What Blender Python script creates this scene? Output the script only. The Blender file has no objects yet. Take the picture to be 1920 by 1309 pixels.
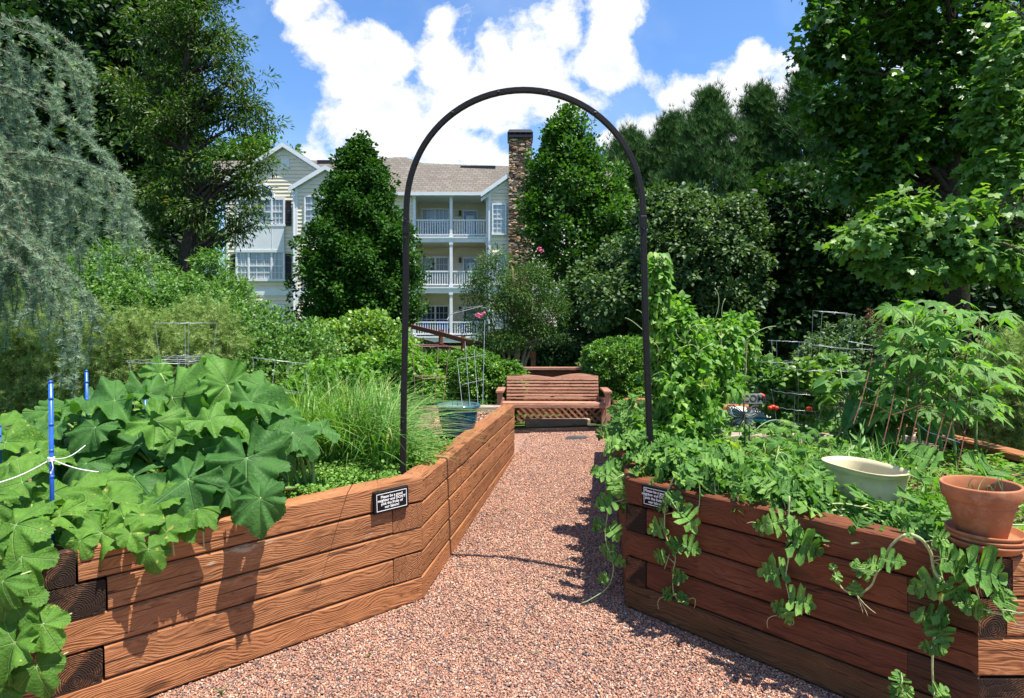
import bpy, bmesh, math, random
import numpy as np
from mathutils import Vector, Matrix
PI = math.pi
random.seed(7)
C = bpy.context.scene.collection
F, HZ, CX, EYE = 1150.0, 612.0, 960.0, 1.556      # focal length in photo pixels, horizon row, centre column, eye height
def at(px, py, Y):
    return Vector(((px-CX)*Y/F, Y, EYE-(py-HZ)*Y/F))
def norm(a): return a/np.maximum(np.linalg.norm(a, axis=-1, keepdims=True), 1e-9)

# ------------------------------------------------------------ scene graph helpers
def tag(o, label=None, cat=None, group=None, kind=None):
    if label: o['label'] = label
    if cat: o['category'] = cat
    if group: o['group'] = group
    if kind: o['kind'] = kind
    return o
def thing(name, label, cat, loc=(0,0,0), rz=0, group=None):
    o = bpy.data.objects.new(name, None); C.objects.link(o)
    o.location = loc; o.rotation_euler = (0,0,rz); o.empty_display_size = .1
    return tag(o, label, cat, group)
def wm(o):
    return (wm(o.parent) @ o.matrix_parent_inverse if o.parent else Matrix.Identity(4)) @ o.matrix_basis
def link(name, me, m=None, parent=None, world=True):
    o = bpy.data.objects.new(name, me); C.objects.link(o)
    if m is not None:
        for k in (m if isinstance(m, (list, tuple)) else [m]): me.materials.append(k)
    if parent is not None:
        o.parent = parent
        if world: o.matrix_parent_inverse = wm(parent).inverted()      # its geometry is given in world space
    return o
def copy_thing(root, loc, rz, label=None):
    r = root.copy(); C.objects.link(r); r.location = loc; r.rotation_euler = (0,0,rz)
    if label: r['label'] = label
    for ch in list(root.children):
        c = ch.copy(); C.objects.link(c); c.parent = r
        for g in ch.children:
            d = g.copy(); C.objects.link(d); d.parent = c
    return r

class MB:
    def __init__(s): s.v=[]; s.f=[]; s.m=[]; s.mi=0
    def add(s, vs, fs):
        b=len(s.v); s.v += [tuple(v) for v in vs]; s.f += [tuple(b+i for i in f) for f in fs]; s.m += [s.mi]*len(fs)
    def box(s, x0,x1,y0,y1,z0,z1):
        s.add([(x0,y0,z0),(x1,y0,z0),(x1,y1,z0),(x0,y1,z0),(x0,y0,z1),(x1,y0,z1),(x1,y1,z1),(x0,y1,z1)],
              [(0,3,2,1),(4,5,6,7),(0,1,5,4),(1,2,6,5),(2,3,7,6),(3,0,4,7)])
    def obox(s, a, b, w, h, up=(0,0,1)):            # bar from a to b, width w, height h
        a=Vector(a); b=Vector(b); d=(b-a).normalized(); u=Vector(up); x=d.cross(u)
        if x.length<1e-4: x=d.cross(Vector((0,1,0)))
        x.normalize(); u=x.cross(d).normalized()
        q=[]
        for p in (a,b):
            for i,j in ((-1,-1),(1,-1),(1,1),(-1,1)): q.append(p+x*i*w/2+u*j*h/2)
        s.add(q, [(0,1,2,3),(7,6,5,4),(0,4,5,1),(1,5,6,2),(2,6,7,3),(3,7,4,0)])
    def tube(s, pts, rad, n=6, cap=True):
        pts=[Vector(p) for p in pts]
        if not isinstance(rad,(list,tuple)): rad=[rad]*len(pts)
        vs=[]; u=None
        for i,p in enumerate(pts):
            d=(pts[min(i+1,len(pts)-1)]-pts[max(i-1,0)]).normalized()
            if u is None:
                u=d.cross(Vector((0,0,1)) if abs(d.z)<.9 else Vector((1,0,0))).normalized()
            u=(u-d*u.dot(d)).normalized(); w=d.cross(u)
            for k in range(n):
                a=2*PI*k/n; vs.append(p+(u*math.cos(a)+w*math.sin(a))*rad[i])
        fs=[]
        for i in range(len(pts)-1):
            for k in range(n):
                fs.append((i*n+k, i*n+(k+1)%n, (i+1)*n+(k+1)%n, (i+1)*n+k))
        if cap: fs.append(tuple(range(n-1,-1,-1))); fs.append(tuple((len(pts)-1)*n+k for k in range(n)))
        s.add(vs, fs)
    def lathe(s, prof, n=40, sx=1, sy=1):
        vs=[]; fs=[]
        for r,z in prof:
            for k in range(n):
                a=2*PI*k/n; vs.append((r*math.cos(a)*sx, r*math.sin(a)*sy, z))
        for i in range(len(prof)-1):
            for k in range(n): fs.append((i*n+k, i*n+(k+1)%n, (i+1)*n+(k+1)%n, (i+1)*n+k))
        s.add(vs, fs)
    def poly(s, pts, y0, y1):                        # xz polygon given a thickness in y
        n=len(pts)
        s.add([(x,y0,z) for x,z in pts]+[(x,y1,z) for x,z in pts],
              [tuple(range(n)), tuple(range(2*n-1,n-1,-1))]+[(i,n+i,n+(i+1)%n,(i+1)%n) for i in range(n)])
    def build(s, name, m=None, parent=None, smooth=False, world=True, bevel=0):
        me=bpy.data.meshes.new(name); me.from_pydata(s.v,[],s.f)
        for i,p in enumerate(me.polygons): p.material_index=s.m[i]; p.use_smooth=smooth
        bm=bmesh.new(); bm.from_mesh(me); bmesh.ops.recalc_face_normals(bm, faces=bm.faces)
        if bevel: bmesh.ops.bevel(bm, geom=list(bm.edges), offset=bevel, segments=1, affect='EDGES', clamp_overlap=True)
        bm.to_mesh(me); bm.free(); me.update()
        return link(name, me, m, parent, world)

# ------------------------------------------------------------ numpy mesh for foliage and stones
def np_mesh(name, V, T, m, parent=None, rnd=None, luv=None, smooth=False, world=True):
    V=np.ascontiguousarray(V,dtype=np.float32); T=np.ascontiguousarray(T,dtype=np.int32)
    me=bpy.data.meshes.new(name)
    me.vertices.add(len(V)); me.vertices.foreach_set('co', V.ravel())
    me.loops.add(T.size); me.loops.foreach_set('vertex_index', T.ravel())
    me.polygons.add(len(T)); me.polygons.foreach_set('loop_start', np.arange(0,T.size,T.shape[1],dtype=np.int32))
    if smooth: me.polygons.foreach_set('use_smooth', np.ones(len(T),dtype=bool))
    me.update(calc_edges=True)
    if rnd is not None:
        a=me.attributes.new('rnd','FLOAT','POINT'); a.data.foreach_set('value', np.ascontiguousarray(rnd,dtype=np.float32))
    if luv is not None:
        a=me.attributes.new('luv','FLOAT_VECTOR','POINT'); a.data.foreach_set('vector', np.ascontiguousarray(luv,dtype=np.float32).ravel())
    return link(name, me, m, parent, world)
class Leaves:                                        # collects instances of leaf templates, builds ONE mesh
    def __init__(s): s.V=[];s.T=[];s.R=[];s.U=[];s.n=0
    def put(s, tpl, pos, D, N, size, rnd):
        tv,tt,tu=tpl; pos=np.atleast_2d(pos); n=len(pos)
        if n==0: return
        D=norm(np.atleast_2d(D)); N=np.atleast_2d(N); X=norm(np.cross(D,N)); N=np.cross(X,D)
        size=np.broadcast_to(np.asarray(size,float),(n,)); rnd=np.broadcast_to(np.asarray(rnd,float),(n,))
        V=pos[:,None,:]+size[:,None,None]*(tv[None,:,0:1]*X[:,None,:]+tv[None,:,1:2]*D[:,None,:]+tv[None,:,2:3]*N[:,None,:])
        k=len(tv)
        s.V.append(V.reshape(-1,3)); s.T.append((tt[None]+(np.arange(n)*k)[:,None,None]+s.n).reshape(-1,3))
        s.R.append(np.repeat(rnd,k)); s.U.append(np.tile(tu,(n,1))); s.n+=n*k
    def build(s,name,m,parent=None,smooth=False,world=True):
        return np_mesh(name,np.concatenate(s.V),np.concatenate(s.T),m,parent,np.concatenate(s.R),np.concatenate(s.U),smooth,world)

def T_(v,t,u=None):
    v=np.array(v,float); t=np.array(t,int)
    return v,t,(np.zeros((len(v),3)) if u is None else np.array(u,float))
T_SIMPLE=T_([(0,0,0),(.27,.45,.09),(0,1,-.06),(-.27,.45,.09)],[(0,1,2),(0,2,3)])
T_WIDE=T_([(0,0,0),(.42,.32,.1),(.3,.75,.06),(0,1,-.1),(-.3,.75,.06),(-.42,.32,.1)],[(0,1,2),(0,2,3),(0,3,4),(0,4,5)])
T_NARROW=T_([(0,0,0),(.15,.45,.05),(0,1,-.12),(-.15,.45,.05)],[(0,1,2),(0,2,3)])
def strip_tpl(half, fold=.25, droop=.3, wav=0.0):    # half outline (x, y); midrib on x=0
    v=[];t=[];u=[];n=len(half)
    for i,(x,y) in enumerate(half): 
        yy=min(max(y,0),1.1)
        v.append((0,yy,-droop*yy*yy)); u.append((0,yy,0))
    for sgn in (1,-1):
        b=len(v)
        for i,(x,y) in enumerate(half):
            v.append((sgn*x, y, fold*x-droop*y*y+wav*math.sin(i*2.3)*x)); u.append((sgn*x,y,1))
        for i in range(n-1):
            q=(i,i+1,b+i+1,b+i) if sgn<0 else (i,b+i,b+i+1,i+1)
            t.append((q[0],q[1],q[2])); t.append((q[0],q[2],q[3]))
    return T_(v,t,u)
T_OVATE=strip_tpl([(0,0),(.25,.08),(.38,.28),(.34,.55),(.18,.82),(0,1)],.3,.25)
T_HEART=strip_tpl([(0,0),(.24,-.1),(.42,.08),(.42,.32),(.28,.62),(.1,.88),(0,1)],.25,.3)
MELON_OUT=[(0,0),(.05,.05),(.1,.06),(.32,-.1),(.48,-.06),(.55,.08),(.46,.2),(.28,.2),(.16,.22),(.14,.27),(.24,.3),(.46,.3),(.64,.38),(.65,.52),
                   (.54,.6),(.38,.56),(.2,.48),(.14,.52),(.18,.6),(.32,.66),(.44,.72),(.42,.86),(.3,.9),(.18,.8),(.12,.82),(.17,.92),(.16,1.02),(.08,1.08),(0,1.1)]
def melon_tpl(k):
    q=random.Random(k+50); dr=q.uniform(.05,.75); fo=q.uniform(-.1,.7); v,t,u=strip_tpl([(x*q.uniform(.82,1.15),y+q.uniform(-.02,.02)*(x>0)) for x,y in MELON_OUT],fo,dr,.22)
    v=v.copy(); tw=q.uniform(-.5,.5); v[:,2]+=.07*np.sin(v[:,1]*9+k)+tw*v[:,0]*v[:,1]+.06*np.sin(v[:,0]*13+v[:,1]*5+k*2); v[:,0]+=q.uniform(-.18,.18)*v[:,1]**2
    v[:,0]*=q.uniform(.85,1.1); return v,t,u
T_MELON=[melon_tpl(k) for k in range(12)]
def palmate(nl=5, step=62, depth=.3, p=1.2, A=158, nseg=60, rings=(.3,.6,.85,1), droop=.25, fold=.1, wave=.05, teeth=.03, fall=.1, tip=0.0, sd=0, vee=0.):
    v=[(0,0,0)];u=[(0,0,0)];t=[]
    half=(nl-1)//2; q_=random.Random(sd); lob=[1+(q_.uniform(-.13,.13) if sd else 0) for _ in range(nl)]; ph=[q_.uniform(0,6.3) if sd else c for c in (1.3,2,0,0)]; sk=q_.uniform(-.12,.12) if sd else 0
    for j,f in enumerate(rings):
        for i in range(nseg+1):
            a=math.radians(-A+2*A*i/nseg); q=a/math.radians(step)
            k=min(max(round(q),-half),half); tt=min(abs(q-k)*2,1.25)
            R=(1-depth*min(tt,1)**p)*(1-fall*abs(k))*lob[k+half]*(1+sk*math.sin(a))
            if k==0: R+=tip*(1-min(tt,1))
            if f>.8: R*=1+teeth*(1 if i%2 else -1)
            x,y=R*f*math.sin(a),R*f*math.cos(a); r=R*f
            z=-droop*r*r+fold*min(tt,1)*r+wave*math.sin(a*7+ph[0])*f*f+wave*.7*math.sin(a*13+ph[1])*f**3+vee*abs(x)+(wave*1.2*math.sin(3*a+ph[2])*f**1.5 if sd else 0)
            v.append((x,y,z)); u.append((tt if tt<1 else 1, f, q*.1+.5))
    m=nseg+1
    for i in range(nseg): t.append((0,1+i+1,1+i))
    for j in range(len(rings)-1):
        for i in range(nseg):
            a=1+j*m+i; b=a+1; c=a+m; d=c+1
            t.append((a,b,d)); t.append((a,d,c))
    return T_(v,t,u)
T_SQUASH=[palmate(5,60,.15,1.7,168,96,(.15,.3,.45,.6,.75,.88,1),droop=.08+.2*(k%4),fold=.04+.07*(k%3),wave=.10+.03*(k%3),teeth=.018,tip=.16,sd=k+3,vee=(-.38,.32,.6,.12,-.15)[k%5]) for k in range(10)]
T_CUKE=[palmate(5,64,.15,1.5,168,84,(.15,.3,.45,.6,.75,.88,1),droop=.1+.2*(k%4),fold=.06+.05*(k%3),wave=.08+.02*(k%3),teeth=.02,tip=.14,sd=k+31,vee=(.15,-.3,.45)[k%3]) for k in range(8)]
T_STAR=palmate(5,58,.52,1.0,140,20,(.5,1),droop=.2,fold=.1,wave=.04,teeth=0,fall=.08)
T_MAPLE=palmate(5,55,.36,1.0,135,20,(1,),droop=.25,fold=.1,wave=.05,teeth=0,fall=.1)
T_OKRA=palmate(5,48,.66,.8,135,40,(.25,.5,.8,1),droop=.35,fold=.12,wave=.04,teeth=.05,fall=.12,tip=.1)
def tuft(n, w, spread, seed=1):
    r=random.Random(seed); v=[];t=[]
    for i in range(n):
        a=2*PI*i/n+r.random()*.5; s=spread*(.5+.6*r.random()); y=1-.35*s*r.random()
        dx,dz=math.cos(a)*s,math.sin(a)*s; b=len(v); px,pz=-math.sin(a)*w,math.cos(a)*w
        v+=[(px,.0,pz),(-px,.0,-pz),(dx,y,dz)]; t.append((b,b+1,b+2))
    return T_(v,t)
T_PINE=tuft(11,.035,.75,2)
T_CEDAR=tuft(9,.06,1.1,5)

# ------------------------------------------------------------ sampling helpers
def rs(seed): return np.random.default_rng(seed)
def E(px,py,rx,ry,Y,dep=None):
    c=at(px,py,Y); s=Y/F
    return (np.array(c), np.array((rx*s, dep if dep else rx*s, ry*s)))
def unit(g,n):
    return norm(g.normal(size=(n,3)))
def in_ells(g, ells, n, shell=.6):
    w=np.array([(e[1].prod())**.6 for e in ells]); k=g.choice(len(ells),n,p=w/w.sum())
    u=unit(g,n); r=(shell+(1-shell)*g.random(n))**.8
    c=np.array([e[0] for e in ells])[k]; R=np.array([e[1] for e in ells])[k]
    return c+u*R*r[:,None], u
def clump_leaves(L, g, cen, out, rad, per, tpl, size, up=.6, spread=.7, flat=.75, hang=.2):
    n=len(cen)*per; k=np.repeat(np.arange(len(cen)),per)
    u=unit(g,n); r=(g.random(n))**.45
    rr=np.broadcast_to(np.asarray(rad,float),(len(cen),))[k]
    off=u*r[:,None]*rr[:,None]; off[:,2]*=flat
    pos=cen[k]+off
    N=norm(norm(out[k])*.35+u*.45+np.array((0,0,up))+g.normal(size=(n,3))*spread*.5)
    D=norm(u+out[k]*.5+g.normal(size=(n,3))*.5-np.array((0,0,hang)))
    cl=g.random(len(cen))[k]
    L.put(tpl,pos,D,N,size*(.65+.7*g.random(n)),np.clip(.5*cl+.5*g.random(n),0,1))
def bez(a,b,c,n=8):
    a,b,c=Vector(a),Vector(b),Vector(c)
    return [a*(1-t)**2+b*2*t*(1-t)+c*t*t for t in [i/n for i in range(n+1)]]
EXPO=1.0
# ------------------------------------------------------------ materials
def newmat(name):
    m=bpy.data.materials.new(name); m.use_nodes=True; nt=m.node_tree; nt.nodes.clear()
    out=nt.nodes.new('ShaderNodeOutputMaterial')
    return m,nt,out
def nd(nt,typ,ins=None,**kw):
    n=nt.nodes.new('ShaderNode'+typ)
    for k,v in kw.items(): setattr(n,k,v)
    for k,v in (ins or {}).items():
        s=n.inputs[k]
        if isinstance(v,bpy.types.NodeSocket): nt.links.new(v,s)
        else:
            if s.type=='RGBA' and len(v)==3: v=(*v,1)
            s.default_value=v
    return n
def ramp(nt,fac,stops,interp='LINEAR'):
    n=nt.nodes.new('ShaderNodeValToRGB'); cr=n.color_ramp; cr.interpolation=interp
    while len(cr.elements)<len(stops): cr.elements.new(.5)
    for e,(p,c) in zip(cr.elements,stops): e.position=p; e.color=(*c,1) if len(c)==3 else c
    nt.links.new(fac,n.inputs[0]); return n.outputs[0]
def mixc(nt,f,a,b,mode='MIX'):
    n=nt.nodes.new('ShaderNodeMix'); n.data_type='RGBA'; n.blend_type=mode
    for i,v in ((0,f),(6,a),(7,b)):
        s=n.inputs[i]
        if isinstance(v,bpy.types.NodeSocket): nt.links.new(v,s)
        else: s.default_value=v if i==0 else ((*v,1) if len(v)==3 else v)
    return n.outputs[2]
def math_(nt,op,a,b=0.0,clamp=False):
    n=nt.nodes.new('ShaderNodeMath'); n.operation=op; n.use_clamp=clamp
    for i,v in ((0,a),(1,b)):
        if isinstance(v,bpy.types.NodeSocket): nt.links.new(v,n.inputs[i])
        else: n.inputs[i].default_value=v
    return n.outputs[0]
def mapr(nt,v,a,b,c=0.,d=1.):
    n=nt.nodes.new('ShaderNodeMapRange'); nt.links.new(v,n.inputs[0])
    for i,x in enumerate((a,b,c,d)): n.inputs[i+1].default_value=x
    return n.outputs[0]
def finish(nt,out,col,rough=.6,spec=.4,height=None,bump=.3,dist=.01,metal=0.,**ins):
    d={'Roughness':rough,'Specular IOR Level':spec,'Metallic':metal}; d.update(ins)
    p=nd(nt,'BsdfPrincipled',d)
    if isinstance(col,bpy.types.NodeSocket): nt.links.new(col,p.inputs['Base Color'])
    else: p.inputs['Base Color'].default_value=(*col,1)
    if height is not None:
        b=nd(nt,'Bump',{'Height':height,'Strength':bump,'Distance':dist}); nt.links.new(b.outputs[0],p.inputs['Normal'])
    nt.links.new(p.outputs[0],out.inputs[0]); return p
def plain(name,col,rough=.6,spec=.4,var=.12,scale=6.,bump=0.1,metal=0.,dirt=None):
    m,nt,out=newmat(name); tc=nd(nt,'TexCoord').outputs['Object']
    n=nd(nt,'TexNoise',{'Vector':tc,'Scale':scale,'Detail':6.,'Roughness':.65}).outputs['Fac']
    a=tuple(c*(1-var*1.6) for c in col); b=tuple(min(c*(1+var),1) for c in col)
    c=ramp(nt,n,[(.3,a),(.7,b)])
    if dirt:
        n2=nd(nt,'TexNoise',{'Vector':tc,'Scale':scale*3.1,'Detail':8.,'Roughness':.7}).outputs['Fac']
        c=mixc(nt,mapr(nt,n2,.52,.68,0,.8),c,dirt)
    finish(nt,out,c,rough,spec,n,bump,.01,metal); return m
def leafmat(name, stops, rough=.5, spec=.35, trans=.3, tcol=None, nscale=0, veins=0, vcol=None, blem=None):
    m,nt,out=newmat(name)
    r=nd(nt,'Attribute',attribute_name='rnd').outputs['Fac']
    c=ramp(nt,r,stops)
    g=nd(nt,'NewGeometry')
    h=None
    if nscale:
        n=nd(nt,'TexNoise',{'Vector':g.outputs['Position'],'Scale':float(nscale),'Detail':3.}).outputs['Fac']
        c=mixc(nt,.6,c,ramp(nt,n,[(.3,(.55,.62,.6)),(.7,(1.3,1.25,1.15))]),'MULTIPLY')
        n9=nd(nt,'TexNoise',{'Vector':g.outputs['Position'],'Scale':nscale*5.,'Detail':3.}).outputs['Fac']; h=math_(nt,'ADD',n,math_(nt,'MULTIPLY',n9,.8))
    if veins:
        uv=nd(nt,'SeparateXYZ',{0:nd(nt,'Attribute',attribute_name='luv').outputs['Vector']})
        if veins==1:   # palmate: x = distance from the lobe's midrib 0..1, y = radius
            d=math_(nt,'MULTIPLY',uv.outputs[0],uv.outputs[1])
            v=mapr(nt,d,.012,.035,1,0)
            s=math_(nt,'ABSOLUTE',math_(nt,'SINE',math_(nt,'ADD',math_(nt,'MULTIPLY',uv.outputs[1],26.),math_(nt,'MULTIPLY',uv.outputs[0],-9.))))
            v2=mapr(nt,s,.0,.16,.45,0)
        else:
            d=math_(nt,'ABSOLUTE',uv.outputs[0]); v=mapr(nt,d,.008,.03,1,0)
            s=math_(nt,'ABSOLUTE',math_(nt,'SINE',math_(nt,'ADD',math_(nt,'MULTIPLY',uv.outputs[1],22.),math_(nt,'MULTIPLY',d,-20.))))
            v2=mapr(nt,s,.0,.2,.4,0)
        vv=math_(nt,'MAXIMUM',v,v2)
        c=mixc(nt,math_(nt,'MULTIPLY',vv,.42),c,vcol or (.3,.42,.18))
        h=math_(nt,'MULTIPLY',vv,-1.) if h is None else math_(nt,'SUBTRACT',math_(nt,'MULTIPLY',h,.8),vv)
    if blem:
        n3=nd(nt,'TexNoise',{'Vector':g.outputs['Position'],'Scale':38.,'Detail':4.}).outputs['Fac']
        c=mixc(nt,mapr(nt,n3,.66,.72,0,.8),c,blem)
    p=finish(nt,out,c,rough,spec,h,.7,.010 if veins==1 else .005)
    t=nd(nt,'BsdfTranslucent'); tc=mixc(nt,1.0,c,tcol or (1.5,1.7,.5),'MULTIPLY'); nt.links.new(tc,t.inputs[0])
    mx=nd(nt,'MixShader',{0:trans,1:p.outputs[0],2:t.outputs[0]}); nt.links.new(mx.outputs[0],out.inputs[0])
    return m
def timber_mat(name, tones, paint=.75, dark=0., wear=0.25):
    """Weathered stained timber: x of the object's own frame is the grain."""
    m,nt,out=newmat(name); tc=nd(nt,'TexCoord').outputs['Object']
    rn=nd(nt,'ObjectInfo').outputs['Random']
    off=nd(nt,'CombineXYZ',{0:math_(nt,'MULTIPLY',rn,37.),1:math_(nt,'MULTIPLY',rn,11.),2:math_(nt,'MULTIPLY',rn,5.)})
    v=nd(nt,'VectorMath',{0:tc,1:off.outputs[0]},operation='ADD').outputs[0]
    # knots bend the grain
    vk=nd(nt,'Mapping',{'Vector':v,'Scale':(2.3,7.,7.)}).outputs[0]
    big=nd(nt,'TexNoise',{'Vector':vk,'Scale':1.1,'Detail':2.}).outputs['Fac']
    vg=nd(nt,'Mapping',{'Vector':v,'Scale':(.8,92.,92.)}).outputs[0]
    dist=nd(nt,'VectorMath',{0:vg,1:nd(nt,'CombineXYZ',{1:math_(nt,'MULTIPLY',big,9.),2:math_(nt,'MULTIPLY',big,11.)}).outputs[0]},operation='ADD').outputs[0]
    gr=nd(nt,'TexNoise',{'Vector':dist,'Scale':1.,'Detail':3.,'Roughness':.6}).outputs['Fac']
    wv=nd(nt,'TexWave',{'Vector':dist,'Scale':.5,'Distortion':3.,'Detail':3.,'Detail Scale':1.2},bands_direction='DIAGONAL').outputs['Fac']
    fine=nd(nt,'TexNoise',{'Vector':nd(nt,'Mapping',{'Vector':v,'Scale':(6.,260.,260.)}).outputs[0],'Scale':1.,'Detail':4.}).outputs['Fac']
    blot=nd(nt,'TexNoise',{'Vector':nd(nt,'Mapping',{'Vector':v,'Scale':(2.,5.,5.)}).outputs[0],'Scale':1.6,'Detail':6.,'Roughness':.7}).outputs['Fac']
    grain=math_(nt,'ADD',math_(nt,'MULTIPLY',wv,.26),math_(nt,'MULTIPLY',gr,.78))
    c=ramp(nt,grain,[(.22,tones[0]),(.42,tones[1]),(.85,tones[2])])
    c=mixc(nt,.55,c,ramp(nt,blot,[(.3,(.5,.45,.42)),(.55,(1,1,1)),(.75,(1.22,1.18,1.14))]),'MULTIPLY')
    c=mixc(nt,1.0,c,ramp(nt,rn,[(0,(.82,.8,.78)),(.5,(1,1,1)),(1,(1.14,1.08,1.02))]),'MULTIPLY')
    # long drying cracks
    cr=nd(nt,'TexNoise',{'Vector':nd(nt,'Mapping',{'Vector':v,'Scale':(2.2,75.,75.)}).outputs[0],'Scale':1.,'Detail':2.}).outputs['Fac']
    crack=mapr(nt,cr,.655,.69,0,1)
    c=mixc(nt,math_(nt,'MULTIPLY',crack,.85),c,(.03,.013,.008))
    # peeled places show pale grey wood
    pl=nd(nt,'TexNoise',{'Vector':nd(nt,'Mapping',{'Vector':v,'Scale':(5.,26.,26.)}).outputs[0],'Scale':1.,'Detail':8.,'Roughness':.75}).outputs['Fac']
    c=mixc(nt,mapr(nt,math_(nt,'MULTIPLY',pl,mapr(nt,blot,.4,.65,.75,1.15)),.62-.1*wear,.7-.1*wear,0,wear*2),c,(.42,.31,.2))
    kn=nd(nt,'TexVoronoi',{'Vector':nd(nt,'Mapping',{'Vector':v,'Scale':(1.5,5.,5.)}).outputs[0],'Scale':1.1}).outputs['Distance']
    c=mixc(nt,mapr(nt,kn,.07,.13,.8,0),c,(.09,.035,.015))
    if dark: c=mixc(nt,dark,c,(.012,.008,.006))
    h=math_(nt,'ADD',math_(nt,'MULTIPLY',grain,.9),math_(nt,'ADD',math_(nt,'MULTIPLY',fine,.35),math_(nt,'MULTIPLY',crack,-1.6)))
    finish(nt,out,c,.75,.2,h,.8,.007); return m
def endgrain_mat(name, c0, c1, burn=.3):
    m,nt,out=newmat(name); tc=nd(nt,'TexCoord').outputs['Object']
    rn=nd(nt,'ObjectInfo').outputs['Random']
    n=nd(nt,'TexNoise',{'Vector':tc,'Scale':9.,'Detail':4.})
    v=nd(nt,'Mapping',{'Vector':tc,'Location':(0,-.012,.018),'Scale':(0.02,1,1)}).outputs[0]
    v=mixc(nt,.035,v,n.outputs['Color'])
    w=nd(nt,'TexWave',{'Vector':v,'Scale':42.,'Distortion':1.2,'Detail':3.},wave_type='RINGS',rings_direction='X').outputs['Fac']
    bl=nd(nt,'TexNoise',{'Vector':tc,'Scale':7.,'Detail':5.,'Roughness':.7}).outputs['Fac']
    c=ramp(nt,w,[(.2,c0),(.8,c1)])
    c=mixc(nt,mapr(nt,bl,.48-.25*burn,.62-.2*burn,0,.92),c,(.016,.011,.009)) if burn else c
    ck=nd(nt,'TexVoronoi',{'Vector':nd(nt,'Mapping',{'Vector':tc,'Scale':(.1,1,1)}).outputs[0],'Scale':22.},feature='DISTANCE_TO_EDGE').outputs['Distance']
    c=mixc(nt,mapr(nt,ck,.0,.035,.6,0),c,(.03,.015,.01))
    finish(nt,out,c,.8,.2,math_(nt,'ADD',w,mapr(nt,ck,0,.05,-1,0)),.5,.005); return m

M={}
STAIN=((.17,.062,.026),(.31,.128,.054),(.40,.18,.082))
M['timber']=timber_mat('stained_timber',STAIN,wear=.16)
M['timber_worn']=timber_mat('peeling_timber',STAIN,wear=.55)
M['timber_red_shade']=timber_mat('shade_darkened_red_timber',((.065,.022,.011),(.125,.042,.02),(.175,.062,.03)),wear=.05)  # red stain with the shade of the right bed wall toned into it
M['timber_mossy']=timber_mat('algae_timber',((.05,.025,.012),(.095,.045,.02),(.14,.075,.033)),wear=.05)
M['timber_grey']=timber_mat('weathered_grey_timber',((.16,.12,.09),(.34,.28,.22),(.48,.41,.34)),wear=.3)
M['timber_black']=timber_mat('burnt_timber',((.03,.02,.015),(.1,.045,.025),(.18,.08,.04)),dark=.35,wear=.05)
M['end']=endgrain_mat('end_grain',(.15,.055,.025),(.42,.18,.08),0)
M['end_dark']=endgrain_mat('charred_end_grain',(.06,.034,.02),(.26,.12,.06),.55)
M['end_mid']=endgrain_mat('brown_end_grain',(.05,.022,.012),(.3,.125,.055),.3)
M['bench']=timber_mat('bench_wood',((.22,.10,.065),(.39,.20,.13),(.47,.26,.18)),wear=.08)
M['fence']=timber_mat('fence_wood',((.09,.03,.02),(.2,.075,.04),(.28,.11,.06)),wear=.05)
M['black']=plain('black_paint',(.009,.008,.009),.5,.25,.15,30,.15,dirt=(.03,.022,.02))
M['plaque']=plain('plaque_black',(.008,.008,.009),.6,.15,.1,20,.02)
M['white_letter']=plain('white_letter',(.8,.8,.78),.5,.3,.03,20,0)
M['blue_stake']=plain('blue_vinyl',(.02,.11,.55),.35,.5,.15,25,.1)
M['string']=plain('white_string',(.75,.74,.7),.8,.2,.1,60,.1)
M['wire']=plain('galvanised_wire',(.5,.52,.54),.4,.5,.25,40,.1,metal=.55)
M['wire_pink']=plain('pink_wire',(.5,.2,.24),.5,.4,.2,40,.1)
M['wire_rust']=plain('rusted_wire',(.13,.055,.035),.8,.2,.4,60,.3)
M['glaze']=plain('blue_glaze',(.025,.12,.2),.16,.6,.45,9,.15,dirt=(.03,.05,.055))
M['glaze_in']=plain('blue_glaze_inside',(.12,.2,.2),.5,.3,.3,9,.15,dirt=(.2,.17,.1))
M['cream']=plain('cream_plastic',(.66,.57,.36),.4,.4,.08,5,.03,dirt=(.5,.42,.26))
M['terra']=plain('terracotta',(.40,.15,.07),.75,.2,.2,7,.1,dirt=(.45,.22,.13))
M['soil']=plain('soil',(.16,.115,.08),.95,.1,.45,14,1.,dirt=(.3,.24,.17))
M['darksoil']=plain('dark_soil',(.06,.04,.027),.95,.1,.45,18,1.,dirt=(.12,.09,.06))
M['turq']=plain('turquoise_plastic',(.09,.42,.46),.35,.4,.1,20,.05,dirt=(.3,.45,.3))
M['whiteplastic']=plain('white_plastic',(.72,.72,.7),.4,.4,.05,10,.02)
M['tomato']=plain('tomato_skin',(.62,.05,.02),.3,.5,.2,30,.02)
M['greyboard']=plain('grey_board',(.3,.29,.26),.8,.2,.25,30,.2)
M['darkmetal']=plain('dark_metal',(.03,.03,.032),.5,.5,.2,50,.1)
M['flagstone']=plain('dark_slate',(.06,.065,.07),.6,.4,.3,20,.3)
M['bark']=plain('bark',(.11,.085,.065),.9,.15,.45,22,1.,dirt=(.2,.18,.15))
M['bark_dark']=plain('dark_bark',(.05,.038,.03),.9,.15,.4,22,1.)
M['bark_pale']=plain('pale_bark',(.22,.16,.11),.8,.2,.35,16,.6)
M['stem']=plain('green_stem',(.2,.3,.09),.6,.3,.2,40,.1)
M['stem_pale']=plain('pale_stem',(.36,.42,.2),.55,.3,.2,60,.2)
M['tendril']=plain('tendril',(.5,.5,.26),.6,.3,.1,60,0)
M['dry']=plain('dry_stalk',(.34,.26,.15),.8,.2,.25,40,.3)
M['yellow']=plain('squash_flower',(.8,.5,.03),.6,.2,.1,40,0)
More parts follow.
